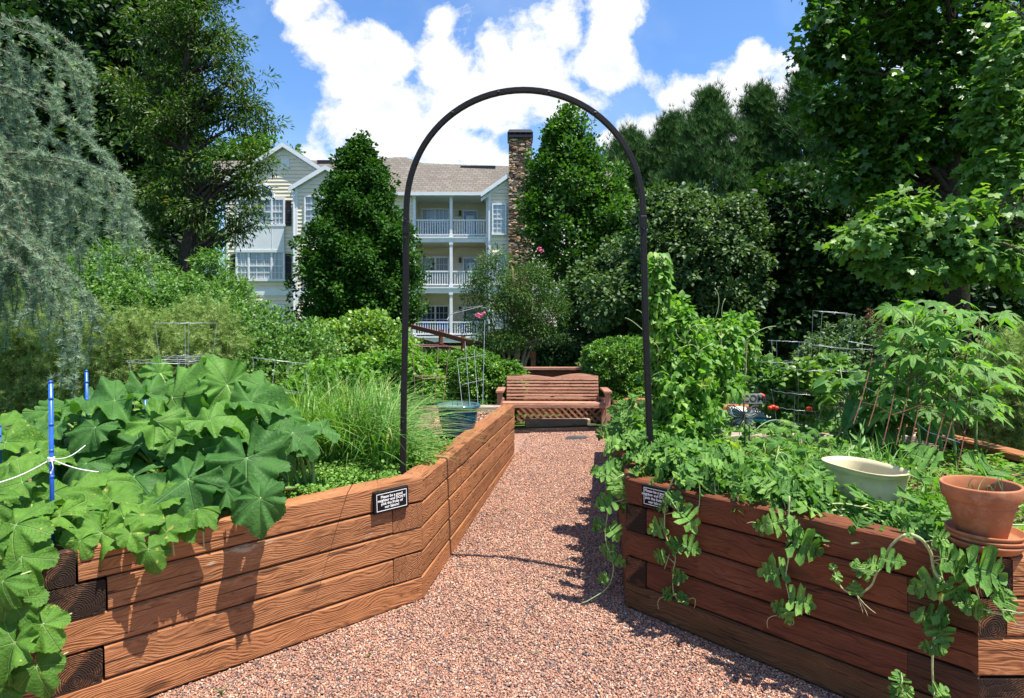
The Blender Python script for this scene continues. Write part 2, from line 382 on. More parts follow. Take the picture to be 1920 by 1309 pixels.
# building
M['siding']=plain('cream_siding',(.73,.65,.50),.6,.3,.05,1.5,.03)
M['trim']=plain('white_trim',(.72,.74,.76),.5,.3,.05,3,.02)
M['panel_white']=plain('white_panel',(.66,.69,.7),.5,.3,.04,2,.02)
M['shutter']=plain('black_shutter',(.012,.013,.018),.5,.4,.15,8,.05)
M['porch_in']=plain('porch_soffit',(.5,.46,.38),.7,.2,.06,2,.02)
M['porch_blue']=plain('blue_seat',(.03,.1,.5),.6,.3,.1,10,.02)
def roof_mat():
    m,nt,out=newmat('shingle_roof'); tc=nd(nt,'TexCoord').outputs['Object']
    br=nd(nt,'TexBrick',{'Vector':nd(nt,'Mapping',{'Vector':tc,'Scale':(1,1,1.6)}).outputs[0],'Scale':1.,'Color1':(.14,.125,.105,1),'Color2':(.185,.168,.145,1),'Mortar':(.10,.09,.08,1),'Mortar Size':.02,'Brick Width':.34,'Row Height':.2})
    # roof faces slope in y/z: use x and z
    sx=nd(nt,'SeparateXYZ',{0:tc}); cv=nd(nt,'CombineXYZ',{0:sx.outputs[0],1:sx.outputs[2],2:0.}); nt.links.new(cv.outputs[0],br.inputs['Vector'])
    n=nd(nt,'TexNoise',{'Vector':tc,'Scale':.5,'Detail':8.,'Roughness':.7}).outputs['Fac']
    c=mixc(nt,.5,br.outputs['Color'],ramp(nt,n,[(.3,(.75,.74,.72)),(.7,(1.2,1.18,1.15))]),'MULTIPLY')
    finish(nt,out,c,.95,.1,br.outputs['Fac'],.4,.02); return m
M['roof']=roof_mat()
def stone_mat():
    m,nt,out=newmat('stacked_stone'); tc=nd(nt,'TexCoord').outputs['Object']
    n=nd(nt,'TexNoise',{'Vector':tc,'Scale':4.,'Detail':3.}).outputs['Color']
    v=nd(nt,'Mapping',{'Vector':mixc(nt,.07,tc,n),'Scale':(3.1,3.1,8.5)}).outputs[0]
    vo=nd(nt,'TexVoronoi',{'Vector':v,'Scale':1.,'Randomness':.85},distance='MANHATTAN')
    ed=nd(nt,'TexVoronoi',{'Vector':v,'Scale':1.,'Randomness':.85},feature='DISTANCE_TO_EDGE').outputs['Distance']
    sp=nd(nt,'SeparateXYZ',{0:vo.outputs['Color']}).outputs[0]
    c=ramp(nt,sp,[(0,(.12,.07,.045)),(.25,(.34,.2,.11)),(.5,(.46,.31,.18)),(.7,(.27,.21,.17)),(.85,(.55,.44,.32)),(1,(.2,.12,.08))],'CONSTANT')
    f=nd(nt,'TexNoise',{'Vector':tc,'Scale':20.,'Detail':5.}).outputs['Fac']
    c=mixc(nt,.5,c,ramp(nt,f,[(.3,(.7,.7,.7)),(.7,(1.25,1.25,1.25))]),'MULTIPLY')
    c=mixc(nt,mapr(nt,ed,.02,.09,1,0),c,(.035,.025,.02))
    finish(nt,out,c,.85,.2,math_(nt,'ADD',mapr(nt,ed,.0,.2,0,1),math_(nt,'MULTIPLY',sp,.6)),1.,.05); return m
M['stone']=stone_mat()
def glass_mat(name,a,b,sc=3.):
    m,nt,out=newmat(name); tc=nd(nt,'TexCoord').outputs['Object']
    sx=nd(nt,'SeparateXYZ',{0:tc})
    w=nd(nt,'TexNoise',{'Vector':nd(nt,'Mapping',{'Vector':tc,'Scale':(14.,1.,.3)}).outputs[0],'Scale':1.,'Detail':2.}).outputs['Fac']
    c=ramp(nt,w,[(.35,a),(.65,b)])
    finish(nt,out,c,.08,.8); return m
M['glass']=glass_mat('window_glass_with_curtain',(.2,.23,.25),(.42,.45,.46))
M['glass_dark']=glass_mat('dark_window_glass',(.03,.04,.05),(.09,.11,.13))
def gravel_mat(name, attr):
    m,nt,out=newmat(name); tc=nd(nt,'TexCoord').outputs['Object']
    if attr:
        r=nd(nt,'Attribute',attribute_name='rnd').outputs['Fac']; h=nd(nt,'TexNoise',{'Vector':tc,'Scale':220.,'Detail':3.}).outputs['Fac']
        dk=1.
    else:
        vo=nd(nt,'TexVoronoi',{'Vector':tc,'Scale':75.}); r=nd(nt,'SeparateXYZ',{0:vo.outputs['Color']}).outputs[0]
        h=math_(nt,'MULTIPLY',vo.outputs['Distance'],-1.); dk=.75
    cols=[(.0,(.11,.09,.09)),(.10,(.19,.145,.14)),(.2,(.35,.165,.11)),(.38,(.41,.21,.14)),(.56,(.48,.265,.18)),(.7,(.33,.19,.14)),(.82,(.52,.33,.23)),(.95,(.58,.44,.35)),(1.,(.5,.23,.14))]
    c=ramp(nt,r,[(p,tuple(x*dk for x in k)) for p,k in cols],'CONSTANT')
    big=nd(nt,'TexNoise',{'Vector':tc,'Scale':1.8,'Detail':5.,'Roughness':.65}).outputs['Fac']
    c=mixc(nt,.6,c,ramp(nt,big,[(.32,(.74,.72,.72)),(.66,(1.12,1.1,1.08))]),'MULTIPLY')
    finish(nt,out,c,.85,.2,h,.5,.006); return m
M['gravel']=gravel_mat('red_gravel_stones',True); M['gravel_bed']=gravel_mat('red_gravel_bed',False)
def ground_mat():
    m,nt,out=newmat('lawn_ground'); tc=nd(nt,'TexCoord').outputs['Object']
    n=nd(nt,'TexNoise',{'Vector':tc,'Scale':1.2,'Detail':8.,'Roughness':.7}).outputs['Fac']
    f=nd(nt,'TexNoise',{'Vector':tc,'Scale':60.,'Detail':4.}).outputs['Fac']
    c=ramp(nt,n,[(.3,(.05,.045,.025)),(.45,(.06,.10,.025)),(.7,(.09,.15,.035))])
    c=mixc(nt,.6,c,ramp(nt,f,[(.3,(.6,.6,.6)),(.7,(1.3,1.3,1.3))]),'MULTIPLY')
    finish(nt,out,c,.9,.1,f,.8,.03); return m
M['ground']=ground_mat()
# leaves
LM={}
LM['squash']=leafmat('squash_leaf',[(0,(.04,.12,.028)),(.5,(.065,.175,.038)),(1,(.12,.26,.045))],.55,.22,.32,nscale=14,veins=1,vcol=(.2,.36,.12))
LM['cuke']=leafmat('cucumber_leaf',[(0,(.06,.155,.02)),(.5,(.10,.225,.03)),(1,(.16,.31,.045))],.6,.2,.28,nscale=22,veins=1,vcol=(.3,.45,.17),blem=(.45,.42,.1))
LM['melon']=leafmat('watermelon_leaf',[(0,(.065,.17,.03)),(.5,(.11,.25,.05)),(1,(.19,.35,.075))],.6,.2,.30,nscale=30,veins=2,vcol=(.28,.42,.2))
LM['bean']=leafmat('climbing_bean_leaf',[(0,(.07,.18,.025)),(.5,(.13,.28,.04)),(.85,(.21,.37,.06)),(1,(.36,.42,.07))],.5,.35,.38)
LM['grass']=leafmat('grass_blade',[(0,(.07,.18,.025)),(.5,(.13,.28,.05)),(.9,(.22,.36,.09)),(1,(.45,.42,.2))],.45,.4,.3)
LM['clover']=leafmat('clover_leaf',[(0,(.08,.18,.03)),(.6,(.15,.3,.05)),(1,(.26,.4,.09))],.6,.25,.3)
LM['weed']=leafmat('weed_leaf',[(0,(.07,.17,.02)),(.6,(.13,.28,.035)),(1,(.24,.38,.06))],.5,.3,.35)
LM['okra']=leafmat('okra_leaf',[(0,(.08,.2,.03)),(.5,(.13,.29,.045)),(1,(.2,.38,.07))],.5,.3,.38,nscale=12,veins=1,vcol=(.25,.42,.12))
LM['hedge']=leafmat('boxwood_leaf',[(0,(.04,.115,.012)),(.5,(.085,.2,.02)),(1,(.17,.32,.035))],.4,.4,.28)
LM['rosemary']=leafmat('rosemary_needle',[(0,(.10,.16,.04)),(.5,(.2,.29,.09)),(.85,(.32,.41,.16)),(1,(.42,.42,.22))],.7,.2,.3)
LM['cedar']=leafmat('blue_cedar_needle',[(0,(.13,.2,.14)),(.5,(.26,.36,.25)),(.9,(.38,.49,.34)),(1,(.4,.5,.2))],.65,.2,.3,tcol=(1.2,1.3,.9))
LM['spirea']=leafmat('fine_shrub_leaf',[(0,(.05,.13,.025)),(.5,(.11,.23,.05)),(1,(.2,.33,.09))],.5,.35,.3)
LM['privet']=leafmat('yellow_shrub_leaf',[(0,(.06,.14,.02)),(.5,(.13,.25,.035)),(.85,(.25,.37,.06)),(1,(.42,.40,.09))],.4,.45,.3)
LM['hornbeam']=leafmat('hornbeam_leaf',[(0,(.014,.05,.006)),(.5,(.03,.095,.01)),(1,(.065,.17,.018))],.6,.15,.22)
LM['pear']=leafmat('pear_tree_leaf',[(0,(.025,.08,.012)),(.5,(.06,.15,.02)),(1,(.12,.25,.035))],.45,.35,.28)
LM['cherry']=leafmat('cherry_leaf',[(0,(.02,.05,.01)),(.45,(.05,.105,.018)),(.8,(.10,.17,.03)),(1,(.2,.17,.04))],.5,.3,.3)
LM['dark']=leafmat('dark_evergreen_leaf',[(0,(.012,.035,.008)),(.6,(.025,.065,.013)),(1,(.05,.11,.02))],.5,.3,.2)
LM['oak']=leafmat('grey_green_leaf',[(0,(.035,.075,.025)),(.5,(.07,.13,.04)),(1,(.13,.21,.07))],.5,.3,.22)
LM['gum']=leafmat('sweetgum_leaf',[(0,(.022,.065,.012)),(.5,(.05,.13,.018)),(.9,(.12,.25,.03)),(1,(.22,.36,.05))],.4,.4,.35)
LM['tulip']=leafmat('tulip_tree_leaf',[(0,(.05,.12,.025)),(.5,(.11,.23,.045)),(1,(.24,.37,.08))],.45,.35,.35)
LM['pine']=leafmat('pine_needle',[(0,(.022,.06,.018)),(.5,(.045,.11,.03)),(1,(.09,.17,.05))],.6,.2,.12)
LM['myrtle']=leafmat('crape_myrtle_leaf',[(0,(.025,.065,.014)),(.5,(.055,.125,.024)),(1,(.12,.21,.04))],.5,.3,.28)
LM['pink']=leafmat('pink_petals',[(0,(.6,.12,.25)),(1,(.8,.3,.45))],.6,.2,.3,tcol=(1,.8,.9))
LM['brownleaf']=leafmat('dry_leaf',[(0,(.16,.07,.04)),(1,(.32,.18,.1))],.8,.1,.1,tcol=(1,1,.8))
# ------------------------------------------------------------ ground, path, sky
def sstep(a,b,x):
    t=np.clip((x-a)/(b-a),0,1); return t*t*(3-2*t)
def gz(x,y):
    return .02+.03*np.clip(x,-2,2)*(1-sstep(9,12,np.asarray(y,float)))+.012*(np.clip(y,-5,9)-3.4)+.42*sstep(10,26,np.asarray(y,float))
def sheet(name, xs, ys, zf, m, kind='structure', parent=None):
    X,Y=np.meshgrid(xs,ys); Z=zf(X,Y); V=np.stack([X,Y,Z],-1).reshape(-1,3); nx=len(xs)
    T=[]
    for j in range(len(ys)-1):
        for i in range(nx-1):
            a=j*nx+i; T.append((a,a+1,a+nx+1)); T.append((a,a+nx+1,a+nx))
    o=np_mesh(name,V,np.array(T),m,parent,smooth=True)
    if parent is None: o['kind']=kind
    return o
sheet('ground', np.concatenate([np.linspace(-400,-14,12),np.linspace(-12,12,49),np.linspace(14,400,12)]),
      np.concatenate([np.linspace(-60,-6,6),np.linspace(-5,30,71),np.linspace(33,600,14)]), lambda x,y: gz(x,y)-.012, M['ground'])
sheet('gravel_path', np.linspace(-3,3,61), np.linspace(-3,8.75,100), lambda x,y: gz(x,y), M['gravel_bed'])
L0=Vector((-1.826,2.385)); L1=Vector((-.508,3.477)); L2=Vector((.03,7.03))
R1=Vector((.614,3.313)); R0=Vector((1.632,2.147)); R2=Vector((1.15,7.0))
def xl(y): return np.where(y<2.385,-3., np.where(y<3.477,-1.826+(y-2.385)/1.092*1.318, -.508+(y-3.477)/3.553*.538))
def xr(y): return np.where(y<2.147,3., np.where(y<3.313,1.632-(y-2.147)/1.166*1.018, .614+(y-3.313)/3.687*.536))
def gravel_stones():
    g=rs(11); n=380000
    y=2.3+6.2*g.random(n)**1.45; x=-1.7+3.3*g.random(n)
    k=(x>xl(y)+.005)&(x<xr(y)-.005)&(np.abs(x)<.86*y)
    x,y=x[k],y[k]; n=len(x)
    base=np.array([(1,0,0),(0,1,0),(-1,0,0),(0,-1,0),(0,0,1),(.1,.1,-1),(.65,.65,.35),(-.6,.55,-.3)],float)[:6]
    tri=np.array([(0,1,4),(1,2,4),(2,3,4),(3,0,4),(1,0,5),(2,1,5),(3,2,5),(0,3,5)])
    s=.0036+.0044*g.random(n)**1.8; s*=1+.05*(y-2.3)
    P=base[None]*(1+.55*(g.random((n,6,3))-.5))
    P[:,:,2]*=.6; P+= (g.random((n,6,1))-.5)*.25
    P*=s[:,None,None]*np.array((1.35,1,1))
    a=g.random(n)*2*PI; ca,sa=np.cos(a),np.sin(a)
    X=P[:,:,0]*ca[:,None]-P[:,:,1]*sa[:,None]; Y=P[:,:,0]*sa[:,None]+P[:,:,1]*ca[:,None]
    tl=(g.random((n,1))-.5)*1.1; Z=P[:,:,2]+tl*X
    V=np.stack([X+x[:,None],Y+y[:,None],Z+(gz(x,y)+s*.25+.006*g.random(n)**2)[:,None]],-1).reshape(-1,3)
    T=(tri[None]+(np.arange(n)*6)[:,None,None]).reshape(-1,3)
    o=np_mesh('path_gravel',V,T,M['gravel'],rnd=np.repeat(g.random(n),6))
    tag(o,'loose red brown gravel chips covering the garden path','gravel',kind='stuff')
gravel_stones()
def path_bits():
    rr=random.Random(77)
    for i,(px,py,ln,lab) in enumerate(((760,1140,.11,'thin dry twig on the gravel near the left bed corner'),(965,1105,.07,'short dry twig on the gravel in the middle of the path'),(880,1200,.09,'bent dry twig on the gravel nearest the camera'),(1060,960,.08,'small twig on the gravel beside the melon runner'),(1010,1230,.05,'dark curled stem on the gravel nearest the right bed'))):
        Y=F*(EYE-.02)/(py-HZ); x=(px-CX)*Y/F; a=rr.uniform(-.6,.6); m=MB(); P=[Vector((x+ln*(t-.5)*math.cos(a),Y+ln*(t-.5)*math.sin(a)+.012*math.sin(5*t),float(gz(x,Y))+.010+.008*math.sin(3.1*t))) for t in (0,.2,.4,.6,.8,1)]
        m.tube(P,[.0022,.0024,.002,.0018,.0014,.001],5); m.tube([P[2],P[2]+Vector((.02,.018,.008))],[.0014,.0008],4); o=m.build('twig',M['dry']); tag(o,lab,'twig','twigs lying on the gravel')
    for i,(px,py,h,lab) in enumerate(((947,965,.05,'tiny grass tuft growing in the gravel halfway along the path'),(415,1290,.07,'small green weed in the gravel at the foot of the left bed'),(1010,1105,.03,'tiny seedling in the middle of the gravel path'),(690,1225,.03,'tiny seedling in the gravel below the black plaque'))):
        Y=F*(EYE-.02)/(py-HZ); x=(px-CX)*Y/F; z=float(gz(x,Y)); m=MB()
        for k in range(9):
            a=rr.uniform(0,6.28); e=Vector((x+math.cos(a)*h*.6,Y+math.sin(a)*h*.6,z+h*rr.uniform(.5,1))); m.tube(bez((x,Y,z),(x,Y,z+h*.7),e,4),[.0016,.0015,.0012,.001,.0005],4)
        o=m.build('weed_tuft',LM['grass']); tag(o,lab,'weed','weeds in the gravel path')
path_bits()

# ------------------------------------------------------------ sky with cumulus clouds, sun
SUN_EL=math.radians(70); SUN_H=Vector((.87,-.49)).normalized()
def world():
    w=bpy.data.worlds.new('World'); bpy.context.scene.world=w; w.use_nodes=True; nt=w.node_tree; nt.nodes.clear()
    out=nt.nodes.new('ShaderNodeOutputWorld'); tc=nd(nt,'TexCoord').outputs['Generated']
    sky=nd(nt,'TexSky'); sky.sky_type='NISHITA'; sky.sun_disc=False; sky.sun_elevation=SUN_EL
    sky.sun_rotation=math.atan2(SUN_H.x,SUN_H.y); sky.air_density=1.15; sky.dust_density=.25; sky.ozone_density=2.0; sky.altitude=100
    sx=nd(nt,'SeparateXYZ',{0:tc}); x,y,z=sx.outputs
    ay=math_(nt,'MAXIMUM',math_(nt,'ABSOLUTE',y),.16)
    u=math_(nt,'DIVIDE',x,ay); v=math_(nt,'DIVIDE',z,ay)
    uv=nd(nt,'CombineXYZ',{0:u,1:v,2:0.}).outputs[0]
    def UV(px,py): return ((px-CX)/F,(HZ-py)/F)
    blobs=[(585,60,80,60),(640,110,80,60),(560,20,62,54),(620,90,80,62),(660,150,90,80),(700,120,66,62),(735,115,52,50),(690,220,120,110),(720,270,110,90),(840,120,75,95),(830,60,42,50),(930,100,60,60),
           (900,190,150,100),(860,280,140,70),(1000,120,110,90),(1060,50,70,80),(1130,60,70,90),(1120,130,70,60),(1150,20,60,70),(1060,190,90,60),
           (1300,190,95,70),(1420,110,75,52),(1380,150,110,80),(1440,190,130,110),(1230,250,80,60),(1160,265,55,26),(1340,260,140,70),
           (340,260,40,40),(300,200,45,50),(1700,220,160,120),(150,210,180,90),(700,340,330,75),(900,310,120,50),(1600,60,60,30)]
    m=None
    for (px,py,rx,ry) in blobs:
        c=UV(px,py)
        s=nd(nt,'VectorMath',{0:uv,1:(c[0],c[1],0)},operation='SUBTRACT').outputs[0]
        s=nd(nt,'VectorMath',{0:s,1:(F/rx,F/ry,0)},operation='MULTIPLY').outputs[0]
        l=nd(nt,'VectorMath',{0:s},operation='LENGTH').outputs['Value']
        d=math_(nt,'SUBTRACT',1.,l)
        m=d if m is None else math_(nt,'MAXIMUM',m,d)
    n1=nd(nt,'TexNoise',{'Vector':uv,'Scale':7.5,'Detail':14.,'Roughness':.65,'Distortion':.2}).outputs['Fac']
    n2=nd(nt,'TexNoise',{'Vector':uv,'Scale':3.2,'Detail':5.,'Roughness':.55}).outputs['Fac']
    nb=nd(nt,'TexNoise',{'Vector':tc,'Scale':2.2,'Detail':9.,'Roughness':.6}).outputs['Fac']
    front=math_(nt,'GREATER_THAN',y,.05)
    mf=math_(nt,'ADD',m,math_(nt,'MULTIPLY',math_(nt,'SUBTRACT',n1,.5),3.1))
    puff=nd(nt,'TexVoronoi',{'Vector':uv,'Scale':15.},feature='SMOOTH_F1').outputs['Distance']
    mf=math_(nt,'ADD',mf,math_(nt,'MULTIPLY',math_(nt,'SUBTRACT',.3,puff),.55))
    mask=mapr(nt,mf,0.,.40)
    maskb=mapr(nt,nb,.56,.66)
    mk=nd(nt,'Mix',{0:front,2:maskb,3:mask}).outputs[0]
    thick=mapr(nt,mf,.3,1.3)
    sh=mapr(nt,math_(nt,'ADD',n2,math_(nt,'MULTIPLY',n1,.8)),.72,1.02)
    cc=mixc(nt,math_(nt,'MULTIPLY',sh,thick),(9.2,9.2,9.3),(6.6,7.1,7.9))
    blue=mixc(nt,1.,sky.outputs[0],(1.0,1.36,1.78),'MULTIPLY')
    thin=mapr(nt,n2,.42,.75,0,.35)
    blue=mixc(nt,thin,blue,(6.4,7.4,8.6))
    col=mixc(nt,math_(nt,'MULTIPLY',mk,.97),blue,cc)
    bg=nd(nt,'Background',{0:col,1:.064}); nt.links.new(bg.outputs[0],out.inputs[0])
    l=bpy.data.lights.new('sun','SUN'); l.energy=5.0; l.angle=math.radians(.5); l.color=(1,.94,.83)
    o=bpy.data.objects.new('sun',l); C.objects.link(o)
    d=Vector((SUN_H.x*math.cos(SUN_EL),SUN_H.y*math.cos(SUN_EL),math.sin(SUN_EL)))
    o.rotation_euler=d.to_track_quat('Z','Y').to_euler(); o.location=(4,-4,20)
world()

# ------------------------------------------------------------ apartment building
def bx_(px,Y): return (px-CX)*Y/F
def bz_(py,Y): return EYE-(py-HZ)*Y/F
def building():
    b=thing('apartment_building','three storey cream sided apartment block with white porches, gables and a stone chimney','building',(bx_(780,34),34,.5))
    YA,YB,YM,YP,YD,YK=33.,32.,34.,33.4,33.5,36.
    MB_=MB
    def siding(name, x0,x1,z0,z1,Y, gable=None, depth=1.5):
        """Lapped boards; gable=(apex x, apex z) closes the top as a triangle."""
        m=MB_(); c=.2; k=0; z=z0; top=gable[1] if gable else z1
        def lim(zz):
            if gable is None or zz<=z1: return x0,x1
            t=(zz-z1)/(gable[1]-z1); return x0+(gable[0]-x0)*t, x1+(gable[0]-x1)*t
        while z<top-.02:
            zt=min(z+c,top); a0,a1=lim(z); b0,b1=lim(zt)
            if a1-a0>.05:
                if b1-b0<.02: b0-=.01; b1+=.01
                yo=Y-.04
                m.add([(a0,yo,z),(a1,yo,z),(b1,Y,zt),(b0,Y,zt),(a0,Y+.02,z),(a1,Y+.02,z),(b1,Y+.02,zt),(b0,Y+.02,zt)],[(0,1,2,3),(0,4,5,1),(1,5,6,2),(0,3,7,4)])
            z=zt
        if depth:
            m.add([(x0,Y,z0),(x0,Y,z1),(x0,Y+depth,z1),(x0,Y+depth,z0)],[(0,1,2,3)]); m.add([(x1,Y,z0),(x1,Y,z1),(x1,Y+depth,z1),(x1,Y+depth,z0)],[(0,1,2,3)])
        return m.build(name,M['siding'],b)
    def window(px0,px1,py0,py1,Y,cols=(1,),rows=2,grid=(3,3),dark=False,name='window',f=.07):
        x0,x1,z0,z1=bx_(px0,Y),bx_(px1,Y),bz_(py1,Y),bz_(py0,Y); y=Y-.115
        m=MB_(); m.box(x0-f,x1+f,y,y+.12,z1,z1+f*1.2); m.box(x0-f*1.3,x1+f*1.3,y-.03,y+.12,z0-f*1.3,z0)
        m.box(x0-f,x0,y,y+.12,z0,z1); m.box(x1,x1+f,y,y+.12,z0,z1)
        tot=sum(cols); xx=x0; spans=[]
        for i,c in enumerate(cols):
            w=(x1-x0)*c/tot; spans.append((xx,xx+w)); xx+=w
            if i<len(cols)-1: m.box(xx-.05,xx+.05,y+.004,y+.085,z0,z1)
        for a,c in spans:
            if rows==2: m.box(a+.05,c-.05,y+.012,y+.075,(z0+z1)/2-.025,(z0+z1)/2+.025)
            gx,gy=grid
            for i in range(1,gx): xm=a+(c-a)*i/gx; m.box(xm-.011,xm+.011,y+.03,y+.05,z0,z1)
            for j in range(1,gy*rows):
                if rows==2 and j==gy: continue
                zm=z0+(z1-z0)*j/(gy*rows); m.box(a,c,y+.032,y+.049,zm-.011,zm+.011)
        w=m.build(name,M['trim'],b)
        p=MB_(); p.box(x0,x1,y+.06,y+.07,z0,z1); p.build('pane',M['glass_dark' if dark else 'glass'],w)
        return w
    def shutter(px0,px1,py0,py1,Y):
        x0,x1,z0,z1=bx_(px0,Y),bx_(px1,Y),bz_(py1,Y),bz_(py0,Y); y=Y-.07; m=MB_()
        m.box(x0,x0+.05,y,y+.05,z0,z1); m.box(x1-.05,x1,y,y+.05,z0,z1)
        for za,zb in ((z0,z0+.09),((z0+z1)/2-.04,(z0+z1)/2+.04),(z1-.09,z1)): m.box(x0+.05,x1-.05,y+.003,y+.05,za,zb)
        z=z0+.1
        while z<z1-.12:
            m.add([(x0+.05,y+.01,z),(x1-.05,y+.01,z),(x1-.05,y+.035,z+.05),(x0+.05,y+.035,z+.05)],[(0,1,2,3)]); z+=.055
        m.box(x0+.04,x1-.04,y+.036,y+.045,z0,z1)
        m.build('shutter',M['shutter'],b)
    g0=.35
    def gable_roof(pxl,pxr,pxa,pye,pya,Y,back=4.,oh=.25):
        xl_,xr_,xa=bx_(pxl,Y),bx_(pxr,Y),bx_(pxa,Y); ze,za=bz_(pye,Y),bz_(pya,Y); y0=Y-oh
        m=MB_()
        for x in (xl_,xr_):
            s=1 if x>xa else -1
            m.add([(x,y0,ze),(xa,y0,za),(xa,Y+back,za),(x,Y+back,ze),(x,y0,ze-.06),(xa,y0,za-.06),(xa,Y+back,za-.06),(x,Y+back,ze-.06)],
                  [(0,1,2,3),(4,5,6,7),(0,1,5,4),(0,3,7,4)])
        r=m.build('roof',M['roof'],b)
        t=MB_()
        for x in (xl_,xr_):
            t.add([(x,y0-.03,ze-.02),(xa,y0-.03,za-.02),(xa,y0-.03,za-.26),(x,y0-.03,ze-.26),(x,y0+.03,ze-.02),(xa,y0+.03,za-.02),(xa,y0+.03,za-.26),(x,y0+.03,ze-.26)],[(0,1,2,3),(4,5,6,7),(3,2,6,7),(0,3,7,4),(0,1,5,4)])
            t.add([(x,Y-.035,ze-.3),(xa,Y-.035,za-.3),(xa,Y-.035,za-.46),(x,Y-.035,ze-.46),(x,Y+.0,ze-.3),(xa,Y+.0,za-.3),(xa,Y+.0,za-.46),(x,Y+.0,ze-.46)],[(0,1,2,3),(3,2,6,7)])
            t.add([(x,y0+.03,ze-.1),(xa,y0+.03,za-.1),(xa,Y,za-.1),(x,Y,ze-.1)],[(0,1,2,3)])     # soffit
        t.build('rake_trim',M['trim'],b)
    # ---- left gable block
    x0,x1=bx_(425,YA),bx_(641,YA); ze=bz_(336,YA); za=bz_(273,YA)
    siding('wall',x0,x1,g0,ze,YA,(bx_(533,YA),za),3)
    gable_roof(421,645,533,341,269,YA)
    # ---- second gable block in front
    x0,x1=bx_(556.5,YB),bx_(669,YB)
    siding('wall',x0,x1,g0,bz_(350,YB),YB,(bx_(612.6,YB),bz_(317,YB)),1.0)
    gable_roof(544,681,612.6,352,311,YB,3.)
    m=MB_(); m.box(bx_(553.5,YB),bx_(558.5,YB),YB-.06,YB+.9,g0,bz_(352,YB)); m.build('corner_board',M['trim'],b)
    m=MB_(); m.tube([(bx_(548,YB),YB-.12,bz_(360,YB)),(bx_(552,YB),YB-.1,bz_(366,YB)),(bx_(552,YB),YB-.09,g0)],.045,8); m.build('downspout',M['trim'],b)
    m=MB_(); m.box(bx_(427,YA)+.01,bx_(553,YA),YA-.05,YA+.02,bz_(554,YA),bz_(541.5,YA)); m.build('band_board',M['trim'],b)
    m=MB_(); m.box(bx_(559,YB),bx_(669,YB),YB-.05,YB+.02,bz_(555,YB),bz_(541.5,YB)); m.build('band_board',M['trim'],b)
    m=MB_(); m.box(bx_(424,YA),bx_(428.5,YA),YA-.05,YA+.3,g0,bz_(345,YA)); m.build('corner_board',M['trim'],b)
    # bay of windows with half round light and white panel
    m=MB_(); m.box(bx_(445,YA),bx_(534,YA),YA-.12,YA+.02,bz_(472,YA),bz_(425,YA))
    for px in (466,512): m.box(bx_(px,YA)-.02,bx_(px,YA)+.02,YA-.135,YA-.12,bz_(468,YA),bz_(430,YA))
    m.box(bx_(445,YA)-.03,bx_(534,YA)+.03,YA-.16,YA-.1,bz_(473,YA)-.02,bz_(469,YA)); m.build('bay_panel',M['panel_white'],b)
    window(446.5,532,475,523.5,YA,(1,2,1),2,(3,2),f=.09)
    window(448,532,375.5,421,YA,(1,2,1),2,(3,2),f=.09)
    # half-round window
    cx,cz,r=bx_(491,YA),bz_(369.5,YA),.62; mm=MB_(); n=18
    for i in range(n):
        a0,a1=PI*i/n,PI*(i+1)/n
        for ra,rb,ya in ((r,r+.09,YA-.10),):
            mm.add([(cx+ra*math.cos(a0),ya,cz+ra*math.sin(a0)),(cx+rb*math.cos(a0),ya,cz+rb*math.sin(a0)),(cx+rb*math.cos(a1),ya,cz+rb*math.sin(a1)),(cx+ra*math.cos(a1),ya,cz+ra*math.sin(a1)),
                    (cx+ra*math.cos(a0),ya+.07,cz+ra*math.sin(a0)),(cx+rb*math.cos(a0),ya+.07,cz+rb*math.sin(a0)),(cx+rb*math.cos(a1),ya+.07,cz+rb*math.sin(a1)),(cx+ra*math.cos(a1),ya+.07,cz+ra*math.sin(a1))],
                   [(0,1,2,3),(1,5,6,2),(0,3,7,4)])
    for a in (45,90,135):
        a=math.radians(a); mm.obox((cx,YA-.075,cz),(cx+r*math.cos(a),YA-.075,cz+r*math.sin(a)),.03,.03)
    mm.box(cx-r-.09,cx+r+.09,YA-.1,YA-.01,cz-.05,cz+.0)
    w=mm.build('half_round_window',M['trim'],b)
    p=MB_(); p.poly([(cx+r*math.cos(PI*i/n),cz+r*math.sin(PI*i/n)) for i in range(n+1)],YA-.058,YA-.05); p.build('pane',M['glass_dark'],w)
    shutter(536,547,377,424,YA); shutter(433,444,476,525.5,YA); shutter(536,547,476,525,YA)
    m=MB_(); m.box(bx_(527,YA),bx_(543,YA),YA-.06,YA,bz_(317.5,YA),bz_(298,YA)); m.build('gable_vent',M['panel_white'],b)
    window(511,532,575,600,YA,(1,),2,(2,2),f=.09)
    window(574,604,370,418,YB,(1,),2,(3,2)); window(574,604,474,522,YB,(1,),2,(3,2)); window(575,603,577,616,YB,(1,),2,(3,2),True)
    window(628,656,370,418,YB,(1,),2,(3,2)); window(628,656,474,522,YB,(1,),2,(3,2))
    # ---- main body and porches
    siding('wall',bx_(669,YP),bx_(775,YP),g0,bz_(362,YP),YP,None,0)
    m=MB_(); m.box(bx_(669,YP),bx_(775,YP),YP-.05,YP+.03,bz_(549,YP),bz_(538.5,YP)); m.build('band_board',M['trim'],b)
    pl,pr=bx_(775,YP),bx_(916,YP); pm=bx_(846,YP)
    siding('porch_wall',pl-.1,pr+.1,g0,bz_(362,YP),YP+1.9,None,0)
    m=MB_(); m.box(pl-.12,pl,YP,YP+1.88,g0,bz_(362,YP)); m.box(pr,pr+.12,YP,YP+1.88,g0,bz_(362,YP)); m.build('porch_side_wall',M['siding'],b)
    decks=[(445,454.5),(538.5,549),(631,642)]
